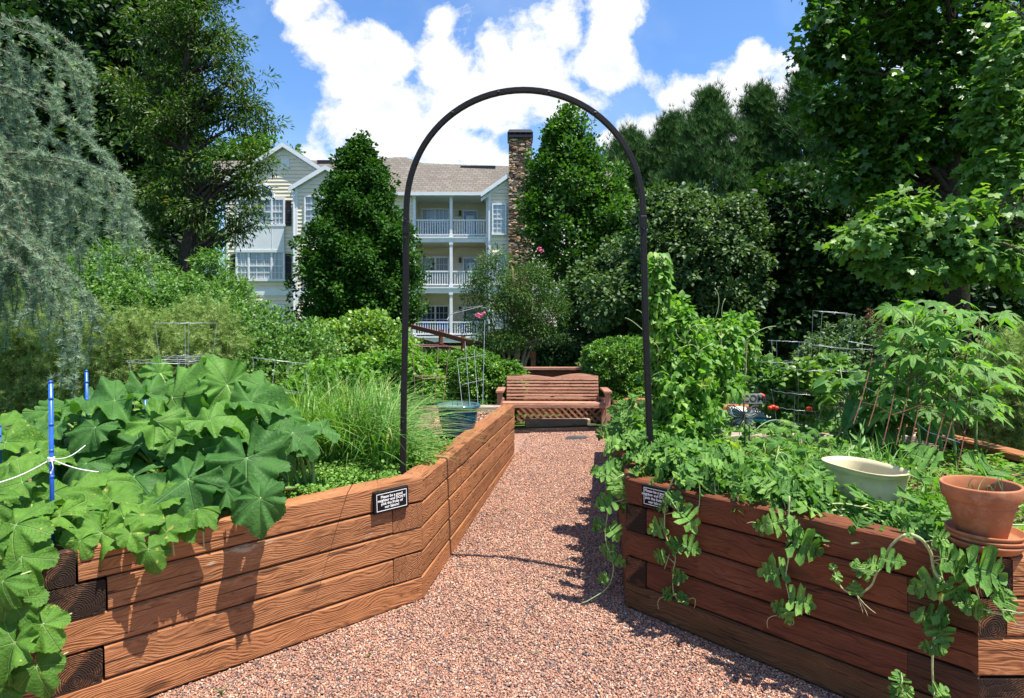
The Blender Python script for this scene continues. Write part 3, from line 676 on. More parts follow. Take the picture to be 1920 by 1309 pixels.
    for i,(a,c) in enumerate(decks):
        m=MB_(); m.box(pl-.05,pr+.05,YP-.12,YP+1.87,bz_(c,YP),bz_(a,YP)); m.box(pl-.09,pr+.09,YP-.16,YP-.12,bz_(a,YP)-.07,bz_(a,YP)+.02); m.build('porch_deck',M['trim'],b)
        zt=bz_((366,455,549)[i],YP); zb=bz_(a,YP)
        for x,w in ((pl+.06,.075),(pm,.075),(pr-.06,.075)):
            q=MB_(); q.box(x-w,x+w,YP-.1,YP+.05,zb+.02,zt); q.box(x-w-.03,x+w+.03,YP-.13,YP+.08,zb+.02,zb+.14); q.box(x-w-.03,x+w+.03,YP-.13,YP+.08,zt-.12,zt-.003); q.build('porch_column',M['trim'],b)
        rt=bz_((412,508,603)[i],YP); rb=zb+.1
        for xa,xb in ((pl+.14,pm-.08),(pm+.08,pr-.14)):
            q=MB_(); q.box(xa,xb,YP-.06,YP+.02,rt-.07,rt); q.box(xa,xb,YP-.05,YP+.01,rb,rb+.07)
            n=int((xb-xa)/.125)
            for k in range(1,n):
                x=xa+(xb-xa)*k/n; q.box(x-.022,x+.022,YP-.04,YP,rb+.07,rt-.07)
            q.build('railing',M['trim'],b)
        YW=YP+1.86
        py=(bz_((393,485,574)[i],YP))
        def pw(px0,px1,pyt,pyb,cols,dk,nm='window'):
            s=YW/YP; return window(CX+(px0-CX)*1.0,CX+(px1-CX)*1.0,HZ+(pyt-HZ)/1.0,HZ+(pyb-HZ)/1.0,YW,cols,2 if nm=='window' else 1,(3,2) if nm=='window' else (1,1),dk,nm)
        t=(394,484,575)[i]
        pw(793,840,t,t+48,(1,1),i==2)
        dr=pw(870,894,(397,485,577)[i],(397,485,577)[i]+56,(1,),True,'door')
        q=MB_(); q.box(bx_(874,YW),bx_(890,YW),YW-.085,YW-.07,bz_((397,485,577)[i]+50,YW),bz_((397,485,577)[i]+8,YW)); q.build('door_blind',M['panel_white' if i==0 else 'glass'],dr)
        q=MB_(); zx=bz_((397,485,577)[i],YW); xx=bx_(863,YW); q.box(xx-.07,xx+.07,YW-.16,YW-.05,zx-.25,zx+.05); q.build('porch_lamp',M['darkmetal'],b)
        q=MB_(); q.box(pl+.02,pr-.02,YP+.1,YP+1.85,zt+.003 if i else zt+.02,zt+.03 if i else zt+.05); q.build('porch_ceiling',M['porch_in'],b)
    for (a,c) in ((786,800),(818,838),(862,872)):                   # blue chairs seen through the lower railing
        q=MB_(); xa,xb=bx_(a,YP),bx_(c,YP); z0=bz_(631,YP); q.box(xa,xb,YP+.5,YP+.55,z0+.4,z0+.85); q.box(xa,xb,YP+.5,YP+1.,z0+.36,z0+.41)
        for x in (xa,xb-.04):
            for y in (YP+.5,YP+.96): q.box(x,x+.04,y,y+.04,z0,z0+.36)
        o=q.build('porch_chair',M['porch_blue']); tag(o,'blue chair on the ground floor porch, '+{786:'by the left end post',818:'just left of the middle column',862:'right of the middle column'}[a],'chair','blue chairs on the lowest porch')
    # main roof
    yr=YP+5.2; xL,xR=bx_(400,YP),bx_(1150,YP); ze=bz_(361,YP-.35)
    def rz(py): return bz_(py,yr)
    m=MB_()
    ridge=[(bx_(400,yr),rz(302)),(bx_(690,yr),rz(300)),(bx_(744,yr),rz(294.5)),(bx_(762,yr),rz(295)),(bx_(792,yr),rz(306)),(bx_(1150,yr),rz(318))]
    for (xa,z_a),(xb,z_b) in zip(ridge[:-1],ridge[1:]):
        m.add([(xa*(YP-.35)/yr,YP-.35,ze),(xb*(YP-.35)/yr,YP-.35,ze),(xb,yr,z_b),(xa,yr,z_a),(xa,yr+6,ze),(xb,yr+6,ze)],[(0,1,2,3),(3,2,5,4)])
    m.build('roof',M['roof'],b)
    m=MB_(); m.box(bx_(669,YP),bx_(917,YP),YP-.42,YP-.3,ze-.16,ze+.01); m.box(bx_(669,YP),bx_(917,YP),YP-.3,YP+1.9,ze-.1,ze-.07); m.build('gutter',M['trim'],b)
    yv=yr-.5
    for a,c,py in ((597,628,305),(864,929,315.5)):
        m=MB_(); m.box(bx_(a,yv),bx_(c,yv),yv-.25,yv+.2,bz_(py+2.5,yv)-.05,bz_(py-2,yv)+.03); m.build("ridge_vent",M["shutter"],b)
    # ---- right gable block
    siding('wall',bx_(917,YD-.6),bx_(1150,YD-.6),g0,bz_(356,YD-.6),YD-.6,None,0)
    YG=YD-.62
    siding('gable_wall',bx_(917,YG),bx_(1033,YG),bz_(362,YG),bz_(356,YG),YG,(bx_(975,YG),bz_(318,YG)),0)
    gable_roof(902,1048,975,362,311,YG,3.)
    window(925,947,385,438,YG,(1,),2,(3,3)); window(925,947,478,531,YG,(1,),2,(3,3)); window(925,947,574,625,YG,(1,),2,(3,3))
    window(1070,1092,625,670,YG,(1,),2,(3,3),True)
    m=MB_(); m.box(bx_(916,YG),bx_(920,YG),YG-.05,YG+.6,g0,bz_(362,YG)); m.build('corner_board',M['trim'],b)
    m=MB_(); m.box(bx_(920,YG),bx_(1150,YG),YG-.05,YG+.02,bz_(549,YG),bz_(539,YG)); m.box(bx_(920,YG),bx_(1150,YG),YG-.05,YG+.02,bz_(655,YG),bz_(643,YG)); m.build('band_board',M['trim'],b)
    for sx_ in (bx_(425,YA),bx_(1150,YG)):
        m=MB_(); m.box(sx_-.1,sx_+.1,YG+.1,YG+8,g0,bz_(360,YG)); m.build('side_wall',M['siding'],b)
    # chimney
    YC=32.6; x0,x1=bx_(953.5,YC),bx_(997.5,YC); zt=bz_(258,YC); m=MB_(); g=random.Random(3); z=g0
    m.box(x0+.03,x1-.03,YC+.03,YC+1.,g0,zt)
    while z<zt-.02:
        h=min(g.uniform(.09,.22),zt-z); x=x0
        while x<x1-.05:
            w=min(g.uniform(.16,.5),x1-x); 
            if x1-x-w<.12: w=x1-x
            d=g.uniform(0,.06); m.box(x+.008,x+w-.008,YC-d,YC+.06,z+.006,z+h-.006); x+=w
        z+=h
    ch=m.build('chimney',M['stone'],b)
    m=MB_(); m.box(x0-.06,x1+.06,YC-.08,YC+1.08,zt,zt+.12); m.box(x0+.1,x1-.1,YC+.05,YC+.95,zt+.12,zt+.2)
    for i in range(5):
        x=x0+(x1-x0)*(i+.0)/4; m.box(x-.03,x+.03,YC-.04,YC+.02,zt+.12,zt+.26)
    xa,xb=x0-.06,x1+.06; za,zb=zt+.26,zt+.5
    m.add([(xa,YC-.1,za),(xb,YC-.1,za),(xb,YC+1.1,za),(xa,YC+1.1,za),(xa+.1,YC+.2,zb),(xb-.1,YC+.2,zb),(xb-.1,YC+.8,zb),(xa+.1,YC+.8,zb)],[(0,1,2,3),(4,5,6,7),(0,1,5,4),(1,2,6,5),(2,3,7,6),(3,0,4,7)])
    m.build('chimney_cap',M['shutter'],ch)
building()
# ------------------------------------------------------------ raised beds of stacked timbers
TH=.14; TG=.1325
def timber(parent,a,b,ztop,mat='timber',w=TH,h=TG,back=True,ends='end',seed=0,name='timber'):
    """One timber whose FRONT top edge runs a->b (2D, ztop at each end); the body lies to its left-hand side (back)."""
    g=random.Random(seed*7+int(a[0]*100)+int(a[1]*37)+int(ztop[0]*1000))
    A=Vector((a[0],a[1],ztop[0])); B=Vector((b[0],b[1],ztop[1])); L=(B-A).length; d=(B-A).normalized()
    n=Vector((-d.y,d.x,0)).normalized()*(1 if back else -1); u=d.cross(n); 
    if u.z<0: u=-u
    prof=[(.0,-.008),(.008,0),(w/2,.001),(w-.008,0),(w,-.008),(w,-h/2),(w,-h+.007),(w-.007,-h),(w/2,-h),(.007,-h),(0,-h+.007),(-.001,-h/2)]
    ns=max(2,int(L/.07)); mb=MB(); vs=[]; fs=[]; np_=len(prof)
    drift=[g.uniform(-1,1) for _ in range(np_)]
    for i in range(ns+1):
        for k,(y,z) in enumerate(prof):
            drift[k]=drift[k]*.7+g.uniform(-1,1)*.5
            e=0 if i in (0,ns) else 1
            j=.0018 if k not in (0,1) else .0034
            vs.append((L*i/ns, y+drift[k]*j*e, z+drift[k]*j*e*.8))
    for i in range(ns):
        for k in range(np_): fs.append((i*np_+k,i*np_+(k+1)%np_,(i+1)*np_+(k+1)%np_,(i+1)*np_+k))
    mb.add(vs,fs); mb.mi=1; mb.v_=0
    b0=len(mb.v)-len(vs)
    mb.f+= [tuple(range(np_-1,-1,-1)), tuple(ns*np_+k for k in range(np_))]; mb.m+=[1,1]
    o=mb.build(name,[M[mat],M[ends]],parent,world=True)
    R=Matrix(((d.x,n.x,u.x,A.x),(d.y,n.y,u.y,A.y),(d.z,n.z,u.z,A.z),(0,0,0,1)))
    o.matrix_basis=R
    return o
def lerp(a,b,t): return a+(b-a)*t
def wall(parent,a,b,za,zb,rows=5,back=True,blocks=None,mats=None,joints=None,seed=0,inset=0.,dz=0.):
    """rows of timbers; blocks {(row,'a'|'b'): (length, end material)} are butt ends of the crossing wall's timbers showing in this face."""
    a=Vector(a[:2]); b=Vector(b[:2]); L=(b-a).length; d=(b-a)/L
    nn=Vector((-d.y,d.x))*(1 if back else -1); lm=MB(); p,q=a+nn*.1395+d*.16,b+nn*.1395-d*.16
    lm.add([(p.x,p.y,za-.05),(q.x,q.y,zb-.05),(q.x,q.y,zb-rows*TH),(p.x,p.y,za-rows*TH),(p.x+nn.x*.004,p.y+nn.y*.004,za-.05),(q.x+nn.x*.004,q.y+nn.y*.004,zb-.05),(q.x+nn.x*.004,q.y+nn.y*.004,zb-rows*TH),(p.x+nn.x*.004,p.y+nn.y*.004,za-rows*TH)],[(0,1,2,3),(4,5,6,7),(0,1,5,4)])
    lm.build('added_gap_backing',M['plaque'],parent)  # added black sheet, stops light leaking through so the timber gaps stay dark
    for r in range(rows):
        s,e=0.,L
        for side in 'ab':
            k=(blocks or {}).get((r,side))
            if k:
                ln,em=k
                p,q=(0.,ln-.004) if side=='a' else (L-ln+.004,L)
                zz=[lerp(za,zb,t/L)-r*TH+dz for t in (p,q)]
                # the block is the end of a timber running away from this face
                nrm=Vector((-d.y,d.x))*(1 if back else -1)
                m0=a+d*p+nrm*.001; o=endblock(parent,a+d*p,a+d*q,zz,nrm,em)
                if side=='a': s=ln+.002
                else: e=L-ln-.002
        cuts=[s]+[j for (rr,j) in (joints or []) if rr==r and s<j<e]+[e]
        for i in range(len(cuts)-1):
            p,q=cuts[i]+(.002 if i else 0),cuts[i+1]
            zz=[lerp(za,zb,t/L)-r*TH+dz for t in (p,q)]
            mt=(mats or {}).get(r,'timber')
            if isinstance(mt,(list,tuple)): mt=mt[min(i,len(mt)-1)]
            off=Vector((-d.y,d.x))*(1 if back else -1)*random.uniform(0,.003)
            timber(parent,a+d*p+off,a+d*q+off,zz,mt,back=back,seed=seed+r*3+i)
def endblock(parent,p,q,zz,nrm,em):
    d=(q-p); w=d.length; d=d/w; zt=(zz[0]+zz[1])/2-.001
    O=p+d*w/2; g=random.Random(int(p.x*1000)); mb=MB()
    hw,hh=w/2,TG/2; pf=[(-hw,-hh+.006),(-hw+.006,-hh),(hw-.006,-hh),(hw,-hh+.006),(hw,hh-.006),(hw-.006,hh),(-hw+.006,hh),(-hw,hh-.006)]
    vs=[];n=8
    for x in (0,.06,.135):
        for (y,z) in pf: vs.append((x,y,z))
    fs=[]
    for i in range(2):
        for k in range(n): fs.append((i*n+k,i*n+(k+1)%n,(i+1)*n+(k+1)%n,(i+1)*n+k))
    fs+=[tuple(range(n)),tuple(2*n+k for k in range(n))]
    mb.add(vs,fs); o=mb.build('timber_end',[M[em]],parent)
    u=Vector((0,0,1)); x=Vector((nrm.x,nrm.y,0)).normalized(); y=u.cross(x)
    A=Vector((O.x,O.y,zt-hh))
    o.matrix_basis=Matrix(((x.x,y.x,0,A.x),(x.y,y.y,0,A.y),(0,0,1,A.z),(0,0,0,1)))
    return o
def soil(parent,poly,z,m,name='soil',amp=.03):
    xs=[p[0] for p in poly]; ys=[p[1] for p in poly]; x0,x1,y0,y1=min(xs),max(xs),min(ys),max(ys)
    g=rs(5); st=.06; X=np.arange(x0,x1,st); Y=np.arange(y0,y1,st)
    mb=MB(); 
    from mathutils import noise
    def inside(x,y):
        c=False; n=len(poly)
        for i in range(n):
            a,b=poly[i],poly[i-1]
            if (a[1]>y)!=(b[1]>y) and x<(b[0]-a[0])*(y-a[1])/(b[1]-a[1])+a[0]: c=not c
        return c
    idx={}; vs=[]; fs=[]
    for i,x in enumerate(X):
        for j,y in enumerate(Y):
            if inside(x+st/2,y+st/2):
                q=[]
                for a,b in ((i,j),(i+1,j),(i+1,j+1),(i,j+1)):
                    if (a,b) not in idx:
                        xx,yy=x0+a*st,y0+b*st; idx[(a,b)]=len(vs)
                        vs.append((xx,yy,z+amp*noise.noise((xx*4,yy*4,0))+.4*amp*noise.noise((xx*13,yy*13,3))))
                    q.append(idx[(a,b)])
                fs.append(tuple(q))
    mb.add(vs,fs); return mb.build(name,m,parent,smooth=True)

lb=thing('raised_bed','reddish timber raised bed left of the gravel path, planted with squash and grasses','raised bed',(-1.9,4.7,0),0,'timber raised beds')
wall(lb,L0,L1,.657,.70,5,True,{(0,'a'):(.11,'end_dark'),(1,'a'):(.21,'end_dark'),(3,'a'):(.2,'end_mid'),(1,'b'):(.19,'end'),(3,'b'):(.185,'end')},{1:'timber_worn',0:'timber',3:'timber'},seed=1)
wall(lb,L1,L2,.70,.665,5,True,None,{0:['timber','timber','timber'],2:'timber'},joints=[(0,.62),(0,1.25),(1,1.23),(2,1.26),(3,1.22),(4,1.24)],seed=20,dz=-.0025)
NL=Vector((-3.4,2.36)); BL=Vector((-3.4,7.03))
wall(lb,L0+Vector((-.006,.0)),NL,.655,.64,5,False,{(0,'a'):(.07,'end_dark')},{0:'timber',1:'timber_red_shade',2:'timber_red_shade',3:'timber_red_shade',4:'timber_red_shade'},seed=40,dz=-.004)
wall(lb,BL,L2+Vector((-.15,0)),.66,.66,5,False,None,{r:'timber_grey' for r in range(5)},joints=[(0,1.8)],seed=60,dz=-.005)
wall(lb,NL+Vector((0,.16)),BL,.64,.66,5,False,None,None,seed=80,dz=-.008)
soil(lb,[(-3.3,2.45),(-1.8,2.47),(-.55,3.53),(-.09,6.98),(-3.3,6.98)],.585,M['soil'])

rb=thing('raised_bed','reddish timber raised bed right of the gravel path, overhung by melon vines','raised bed',(2.2,4.6,0),0,'timber raised beds')
wall(rb,R1,R0,.738,.752,5,True,{(1,'a'):(.135,'end_dark'),(3,'a'):(.135,'end_mid')},{0:'timber_red_shade',1:['timber_red_shade','timber_mossy'],2:['timber_red_shade','timber_red_shade'],3:['timber_red_shade','timber_black'],4:'timber_mossy'},
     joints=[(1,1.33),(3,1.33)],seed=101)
wall(rb,R0,Vector((3.55,2.13)),.745,.745,5,True,{(0,'a'):(.12,'end_mid'),(3,'a'):(.34,'end_dark'),(1,'a'):(.1,'end_mid')},{0:'timber',1:'timber',2:'timber',3:'timber',4:'timber'},seed=120,dz=-.003)
wall(rb,R2,R1,.72,.738,5,True,None,{r:'timber_red_shade' for r in range(5)},joints=[(0,1.5),(1,1.9),(2,1.2),(3,2.)],seed=140,dz=-.0045)
wall(rb,Vector((3.38,2.3)),Vector((3.38,7.0)),.745,.735,5,True,None,None,seed=160,dz=-.006)
wall(rb,Vector((1.0,4.62)),Vector((3.24,4.62)),.735,.735,2,True,None,{0:'timber_grey',1:'timber_red_shade'},joints=[(0,1.1)],seed=180)
wall(rb,Vector((1.2,6.2)),Vector((3.24,6.2)),.75,.75,2,True,None,{0:'timber',1:'timber_red_shade'},seed=190)
wall(rb,Vector((1.3,7.0)),Vector((3.5,7.0)),.73,.73,5,True,None,None,seed=195,dz=-.007)
soil(rb,[(1.72,2.28),(3.24,2.28),(3.3,6.9),(1.25,6.9),(.76,3.45)],.635,M['soil'])

# stub wall at the right of the path (dark butt end)
# ------------------------------------------------------------ bench
def bench():
    Y=8.4; s=Y/F; cx=(1038-CX)*s; g0=float(gz(cx,Y))
    b=thing('garden_bench','reddish brown slatted wooden bench with a wavy crest at the end of the gravel path','bench',(cx,Y,g0),math.radians(-2))
    def bar(name,x0,x1,y0,y1,z0,z1,seed=0,mat='bench'):
        m=MB(); cx_,cy_,cz_=(x0+x1)/2,(y0+y1)/2,(z0+z1)/2
        dx,dy,dz=(x1-x0)/2,(y1-y0)/2,(z1-z0)/2
        # long axis along local x for the grain
        if dx>=dy and dx>=dz: m.box(-dx,dx,-dy,dy,-dz,dz); R=Matrix.Identity(3)
        elif dy>=dz: m.box(-dy,dy,-dx,dx,-dz,dz); R=Matrix.Rotation(PI/2,3,'Z')
        else: m.box(-dz,dz,-dy,dy,-dx,dx); R=Matrix.Rotation(-PI/2,3,'Y')
        o=m.build(name,M[mat],b,world=False,bevel=.003); o.matrix_basis=Matrix.Translation((cx_,cy_,cz_))@R.to_4x4(); return o
    W=.665
    for i in range(5): bar('seat_slat',-W-.05,W+.05,-.02+i*.1,.07+i*.1,.385-.008*i,.41-.008*i)
    bar('front_rail',-W-.05,W+.05,-.045,-.022,.345,.392)
    bar('seat_frame',-W,W,.43,.46,.30,.35)
    for sx in (-1,1):
        x=sx*(W+.07)
        bar('leg',x-.035,x+.035,-.05,.02,0,.55); bar('leg',x-.035,x+.035,.44,.51,0,.42)
        bar('arm',x-.055,x+.055,-.08,.47,.55,.58)
        bar('side_rail',x-.02,x+.02,.02,.44,.3,.37)
    # back: slats leaning backwards
    tilt=math.radians(14); ca,sa=math.cos(tilt),math.sin(tilt)
    def backp(x,t,o=0): return Vector((x,.47+t*sa-o*ca,.40+t*ca+o*sa))
    for i in range(6):
        t0=-.0+i*.047; mb=MB(); mb.box(-W,W,-.011,.011,-.0145,.0145); o=mb.build('back_slat',M['bench'],b,world=False,bevel=.002)
        o.matrix_basis=Matrix.Translation(backp(0,t0+.02))@Matrix.Rotation(-tilt,4,'X')
    mb=MB(); n=30; top=[]
    for i in range(n+1):
        x=-W+2*W*i/n; q=abs(x)/W
        top.append((x,.325+(.05 if x>0 else .03)*math.sin(min(q,1)*PI*.9)**1.3+.01*q))
    pts=[(-W,.283)]+top+[(W,.283)]
    mb.poly(pts,-.013,.013); o=mb.build('crest_rail',M['bench'],b,world=False,bevel=.002); o.matrix_basis=Matrix.Translation(backp(0,0))@Matrix.Rotation(-tilt,4,'X')
    for x in (-W+.03,0,W-.03):
        mb=MB(); mb.box(-.03,.03,.012,.04,-.1,.32); o=mb.build('back_post',M['bench'],b,world=False); o.matrix_basis=Matrix.Translation(backp(x,0))@Matrix.Rotation(-tilt,4,'X')
bench()
# low timber wall and lattice behind the bench
t=thing('timber_wall','low brown timber wall with a flat cap behind the garden bench','wall',(.6,9.7,.1))
for i in range(5): timber(t,(-.3,9.7),(1.6,9.7),[.86-.14*i]*2,'timber_red_shade',seed=300+i)
m=MB(); m.box(-.35,1.65,9.66,9.86,.868,.905); m.build('cap',M['bench'],t)
t=thing('lattice_panel','brown diagonal lattice panel seen beneath the garden bench','lattice',(.6,9.2,.1))
m=MB()
for i in range(-4,17):
    x=-.25+i*.1
    for s in (1,-1):
        a=(x,9.2+.008*s,.12); e=(x+s*.34,9.2+.008*s,.46)
        if -.3<x<1.5 and -.3<x+s*.34<1.6: m.obox(a,e,.012,.03)
m.build('slat',M['timber'] if False else M['bench'],t)
m=MB(); m.box(-.35,1.65,9.17,9.23,.46,.50); m.build('frame',M['bench'],t)
t=thing('landscape_timber','weathered grey timber lying on the ground under the bench','timber',(.6,9.0,.1))
timber(t,(.2,8.95),(1.15,9.0),[.19,.19],'timber_grey',seed=330)
# thin slab on the path
p=at(1078,819,8.1); m=MB()
m.add([(-.14,-.07,0),(.13,-.08,0),(.15,.06,0),(-.1,.08,0),(-.13,-.06,.025),(.12,-.07,.028),(.14,.05,.024),(-.09,.07,.022)],[(0,1,2,3),(4,5,6,7),(0,1,5,4),(1,2,6,5),(2,3,7,6),(3,0,4,7)])
o=m.build('slate_slab',M['flagstone']); o.location=(p.x,7.95,float(gz(p.x,7.95))+.004); tag(o,'small dark flat slab lying on the gravel in front of the bench','slab')

# ------------------------------------------------------------ arch
def arch():
    a=thing('garden_arch','tall black metal arch standing over the gravel path entrance','arch',(.09,3.62,.6))
    YL,YR=3.66,3.60
    def pt(px,py,Y): return at(px,py,Y)
    def rect_sweep(pts,w,h,name):
        m=MB(); vs=[]
        for i,p in enumerate(pts):
            d=(pts[min(i+1,len(pts)-1)]-pts[max(i-1,0)]).normalized(); y=Vector((0,1,0)); n=d.cross(y).normalized()
            c=.2
            for i_,j in ((-1,-1+c),(-1+c,-1),(1-c,-1),(1,-1+c),(1,1-c),(1-c,1),(-1+c,1),(-1,1-c)): vs.append(p+n*i_*w/2+y*j*h/2)
        fs=[]
        for i in range(len(pts)-1):
            for k in range(8): fs.append((i*8+k,i*8+(k+1)%8,(i+1)*8+(k+1)%8,(i+1)*8+k))
        fs+=[tuple(range(8)),tuple((len(pts)-1)*8+k for k in range(8))]
        m.add(vs,fs); return m.build(name,M['black'],a,smooth=False)
    rect_sweep([pt(762,408,YL),pt(760,600,YL),pt(757,760,YL),pt(755.5,920,YL)],.034,.034,'post')
    rect_sweep([pt(1205.5,400,YR),pt(1210,600,YR),pt(1216,760,YR),pt(1222,915,YR)],.034,.034,'post')
    hoop=[]; n=44
    for i in range(n+1):
        th=PI-PI*i/n; q=i/n; cxp=lerp(762.5,1205.5,.5); px=cxp+222.*math.cos(th)*(1.0 if abs(math.cos(th))>0 else 1); py=402-233*abs(math.sin(th))**.93
        px+=-2*math.sin(th)
        hoop.append(pt(px,py,lerp(YL,YR,q)))
    hoop=[pt(761.5,440,YL)]+hoop+[pt(1206.5,440,YR)]
    rect_sweep(hoop,.0315,.0315,'hoop')
    for (px,py,Y) in ((761.3,425,YL),(1205.8,415,YR)):
        p=pt(px,py,Y); m=MB(); m.box(p.x-.0195,p.x+.0195,p.y-.0195,p.y+.0195,p.z-.045,p.z+.03); m.build('collar',M['black'],a,bevel=.003)
    m=MB()
    for (px,py,Y) in ((761.5,446,YL),(761.8,412,YL),(1206,430,YR),(756.8,790,YL)): 
        p=pt(px,py,Y); m.box(p.x-.004,p.x+.004,p.y-.026,p.y-.014,p.z-.004,p.z+.004)
    for i in (14,20,26,32):
        p=hoop[i]; m.tube([p+Vector((-.006,-.018,0)),p+Vector((.006,-.018,0))],.004,6)
    m.build('bolt',M['darkmetal'],a)
arch()
# ------------------------------------------------------------ plaques
def text_mesh(body,size,m,parent,mat_world,name='lettering',bold=.0,spacing=1.):
    cu=bpy.data.curves.new('t','FONT'); cu.body=body; cu.size=size; cu.align_x='CENTER'; cu.align_y='CENTER'; cu.extrude=.0006; cu.offset=bold; cu.space_line=spacing
    o=bpy.data.objects.new('t',cu); C.objects.link(o)
    dg=bpy.context.evaluated_depsgraph_get(); dg.update(); me=bpy.data.meshes.new_from_object(o.evaluated_get(dg)); bpy.data.objects.remove(o); bpy.data.curves.remove(cu)
    me.materials.clear(); r=link(name,me,m,parent,True); r.matrix_basis=mat_world; return r
def plaque(c,d,w,h,label,cut=None):
    d=Vector(d).normalized(); nrm=Vector((d.y,-d.x,0)); u=Vector((0,0,1)); R=Matrix(((d.x,u.x,nrm.x,c[0]),(d.y,u.y,nrm.y,c[1]),(d.z,u.z,nrm.z,c[2]),(0,0,0,1)))
    u=nrm.cross(d).normalized(); R=Matrix(((d.x,u.x,nrm.x,c[0]),(d.y,u.y,nrm.y,c[1]),(d.z,u.z,nrm.z,c[2]),(0,0,0,1)))
    t=thing('sign_plaque',label,'sign',c,0,'black plaques on the bed walls')
    m=MB(); m.box(-w/2,w/2,-h/2,h/2,-.004,.02); o=m.build('board',M['plaque'],t,bevel=.002); o.matrix_basis=R
    m=MB(); b=.0125; q=.003; zz=.0205
    for x0,x1,y0,y1 in ((-w/2+b,w/2-b,h/2-b-q,h/2-b),(-w/2+b,w/2-b,-h/2+b,-h/2+b+q),(-w/2+b,-w/2+b+q,-h/2+b+q,h/2-b-q),(w/2-b-q,w/2-b,-h/2+b+q,h/2-b-q)): m.box(x0,x1,y0,y1,zz-.001,zz+.0006)
    o=m.build('border',M['white_letter'],t); o.matrix_basis=R
    text_mesh("Please be a good\nneighbor and DON'T\npick the fruits of\nour labors!",.0195,M['white_letter'],t,R@Matrix.Translation((0,0,.0205)),bold=.0004,spacing=.95)
dl=(L1-L0).normalized(); nl=Vector((dl.y,-dl.x))
# the left one hangs at photo columns 698-762
cl=None
def on_line(a,b,px):
    k=(px-CX)/F; d=b-a; t=(k*a.y-a.x)/(d.x-k*d.y); return a+d*t
p0=on_line(L0,L1,698); p1=on_line(L0,L1,762); pc=(p0+p1)/2
plaque((pc.x+nl.x*.005,pc.y+nl.y*.005,EYE-(936-HZ)*pc.y/F),(dl.x,dl.y,.033),(p1-p0).length,.118,'small black plaque with white writing on the left bed, fully visible')
dr_=(R0-R1).normalized(); nr=Vector((dr_.y,-dr_.x))
p0=on_line(R1,R0,1208); p1=on_line(R1,R0,1262); pc=(p0+p1)/2
plaque((pc.x+nr.x*.005,pc.y+nr.y*.005,EYE-(932-HZ)*pc.y/F),(dr_.x,dr_.y,.01),.17,.112,'small black plaque on the right bed, half hidden by melon leaves')

# ------------------------------------------------------------ pots and planter
def blue_pot():
    c=at(859,757,5.3); t=thing('glazed_pot','large blue glazed pot standing in the left bed near the path','plant pot',(c.x,5.3,.6))
    m=MB(); H=c.z-.6
    m.lathe([(.001,0),(.115,0),(.122,.012),(.135,.06),(.156,H*.45),(.168,H*.68),(.170,H*.8),(.166,H*.86),(.178,H*.885),(.190,H*.91),(.194,H*.955),(.188,H*.99),(.176,H),(.166,H*.985)],48)
    m.build('body',M['glaze'],t,True,world=False)
    m=MB(); m.lathe([(.166,H*.985),(.158,H*.9),(.15,H*.84),(.001,H*.84)],48); m.build('inside',M['glaze_in'],t,True,world=False)
    m=MB(); m.lathe([(.149,H*.843),(.1,H*.86),(.03,H*.865),(.001,H*.866)],30); m.build('soil',M['soil'],t,True,world=False)
blue_pot()
def terra():
    Y=2.235; x=(1848-CX)*Y/F; z0=.752
    for i in range(3):
        t=thing('clay_saucer','terracotta saucer on the bed corner, '+['lowest','middle','uppermost'][i]+' of the stack under the clay pot','saucer',(x+(-.004,.004,-.001)[i],Y+.002*i,z0+.0165*i),.4*i,'stacked clay saucers')
        m=MB(); R=(.120,.122,.121)[i]
        m.lathe([(.001,0),(R*.8,0),(R*.86,.004),(R*.97,.022),(R,.026),(R,.032),(R*.975,.034),(R*.95,.032),(R*.9,.014),(R*.8,.008),(.001,.008)],56)
        m.build('dish',M['terra'],t,True,world=False)
    zb=z0+.033+.0085; t=thing('clay_pot','round terracotta pot on a stack of saucers at the right bed corner','plant pot',(x-.014,Y,zb))
    t.rotation_euler=(0,math.radians(-1.5),0)
    H=.192; m=MB()
    m.lathe([(.001,0),(.07,0),(.0745,.004),(.108,H*.70),(.1085,H*.71),(.1165,H*.715),(.119,H*.74),(.125,H*.97),(.1235,H*.995),(.118,H),(.1135,H*.98),(.109,H*.74),(.104,H*.6)],64)
    m.build('body',M['terra'],t,True,world=False)
    m=MB(); m.lathe([(.1055,H*.62),(.05,H*.64),(.001,H*.645)],40); m.build('soil',M['darksoil'],t,True,world=False)
    L=MB(); g=random.Random(4)
    for i in range(11):
        a=g.uniform(0,2*PI); r=g.uniform(.02,.09); hh=g.uniform(.04,.11); p=Vector((r*math.cos(a),r*math.sin(a),H*.62)); q=p+Vector((g.uniform(-.04,.04),g.uniform(-.03,.03),hh)); e=q+Vector((g.uniform(-.04,.04),g.uniform(-.03,.02),g.uniform(-.02,.03)))
        L.tube(bez(p,q,e,5),[.0022,.002,.0018,.0015,.001,.0006],4)
    L.build('sprout',M['stem'],t,world=False)
terra()
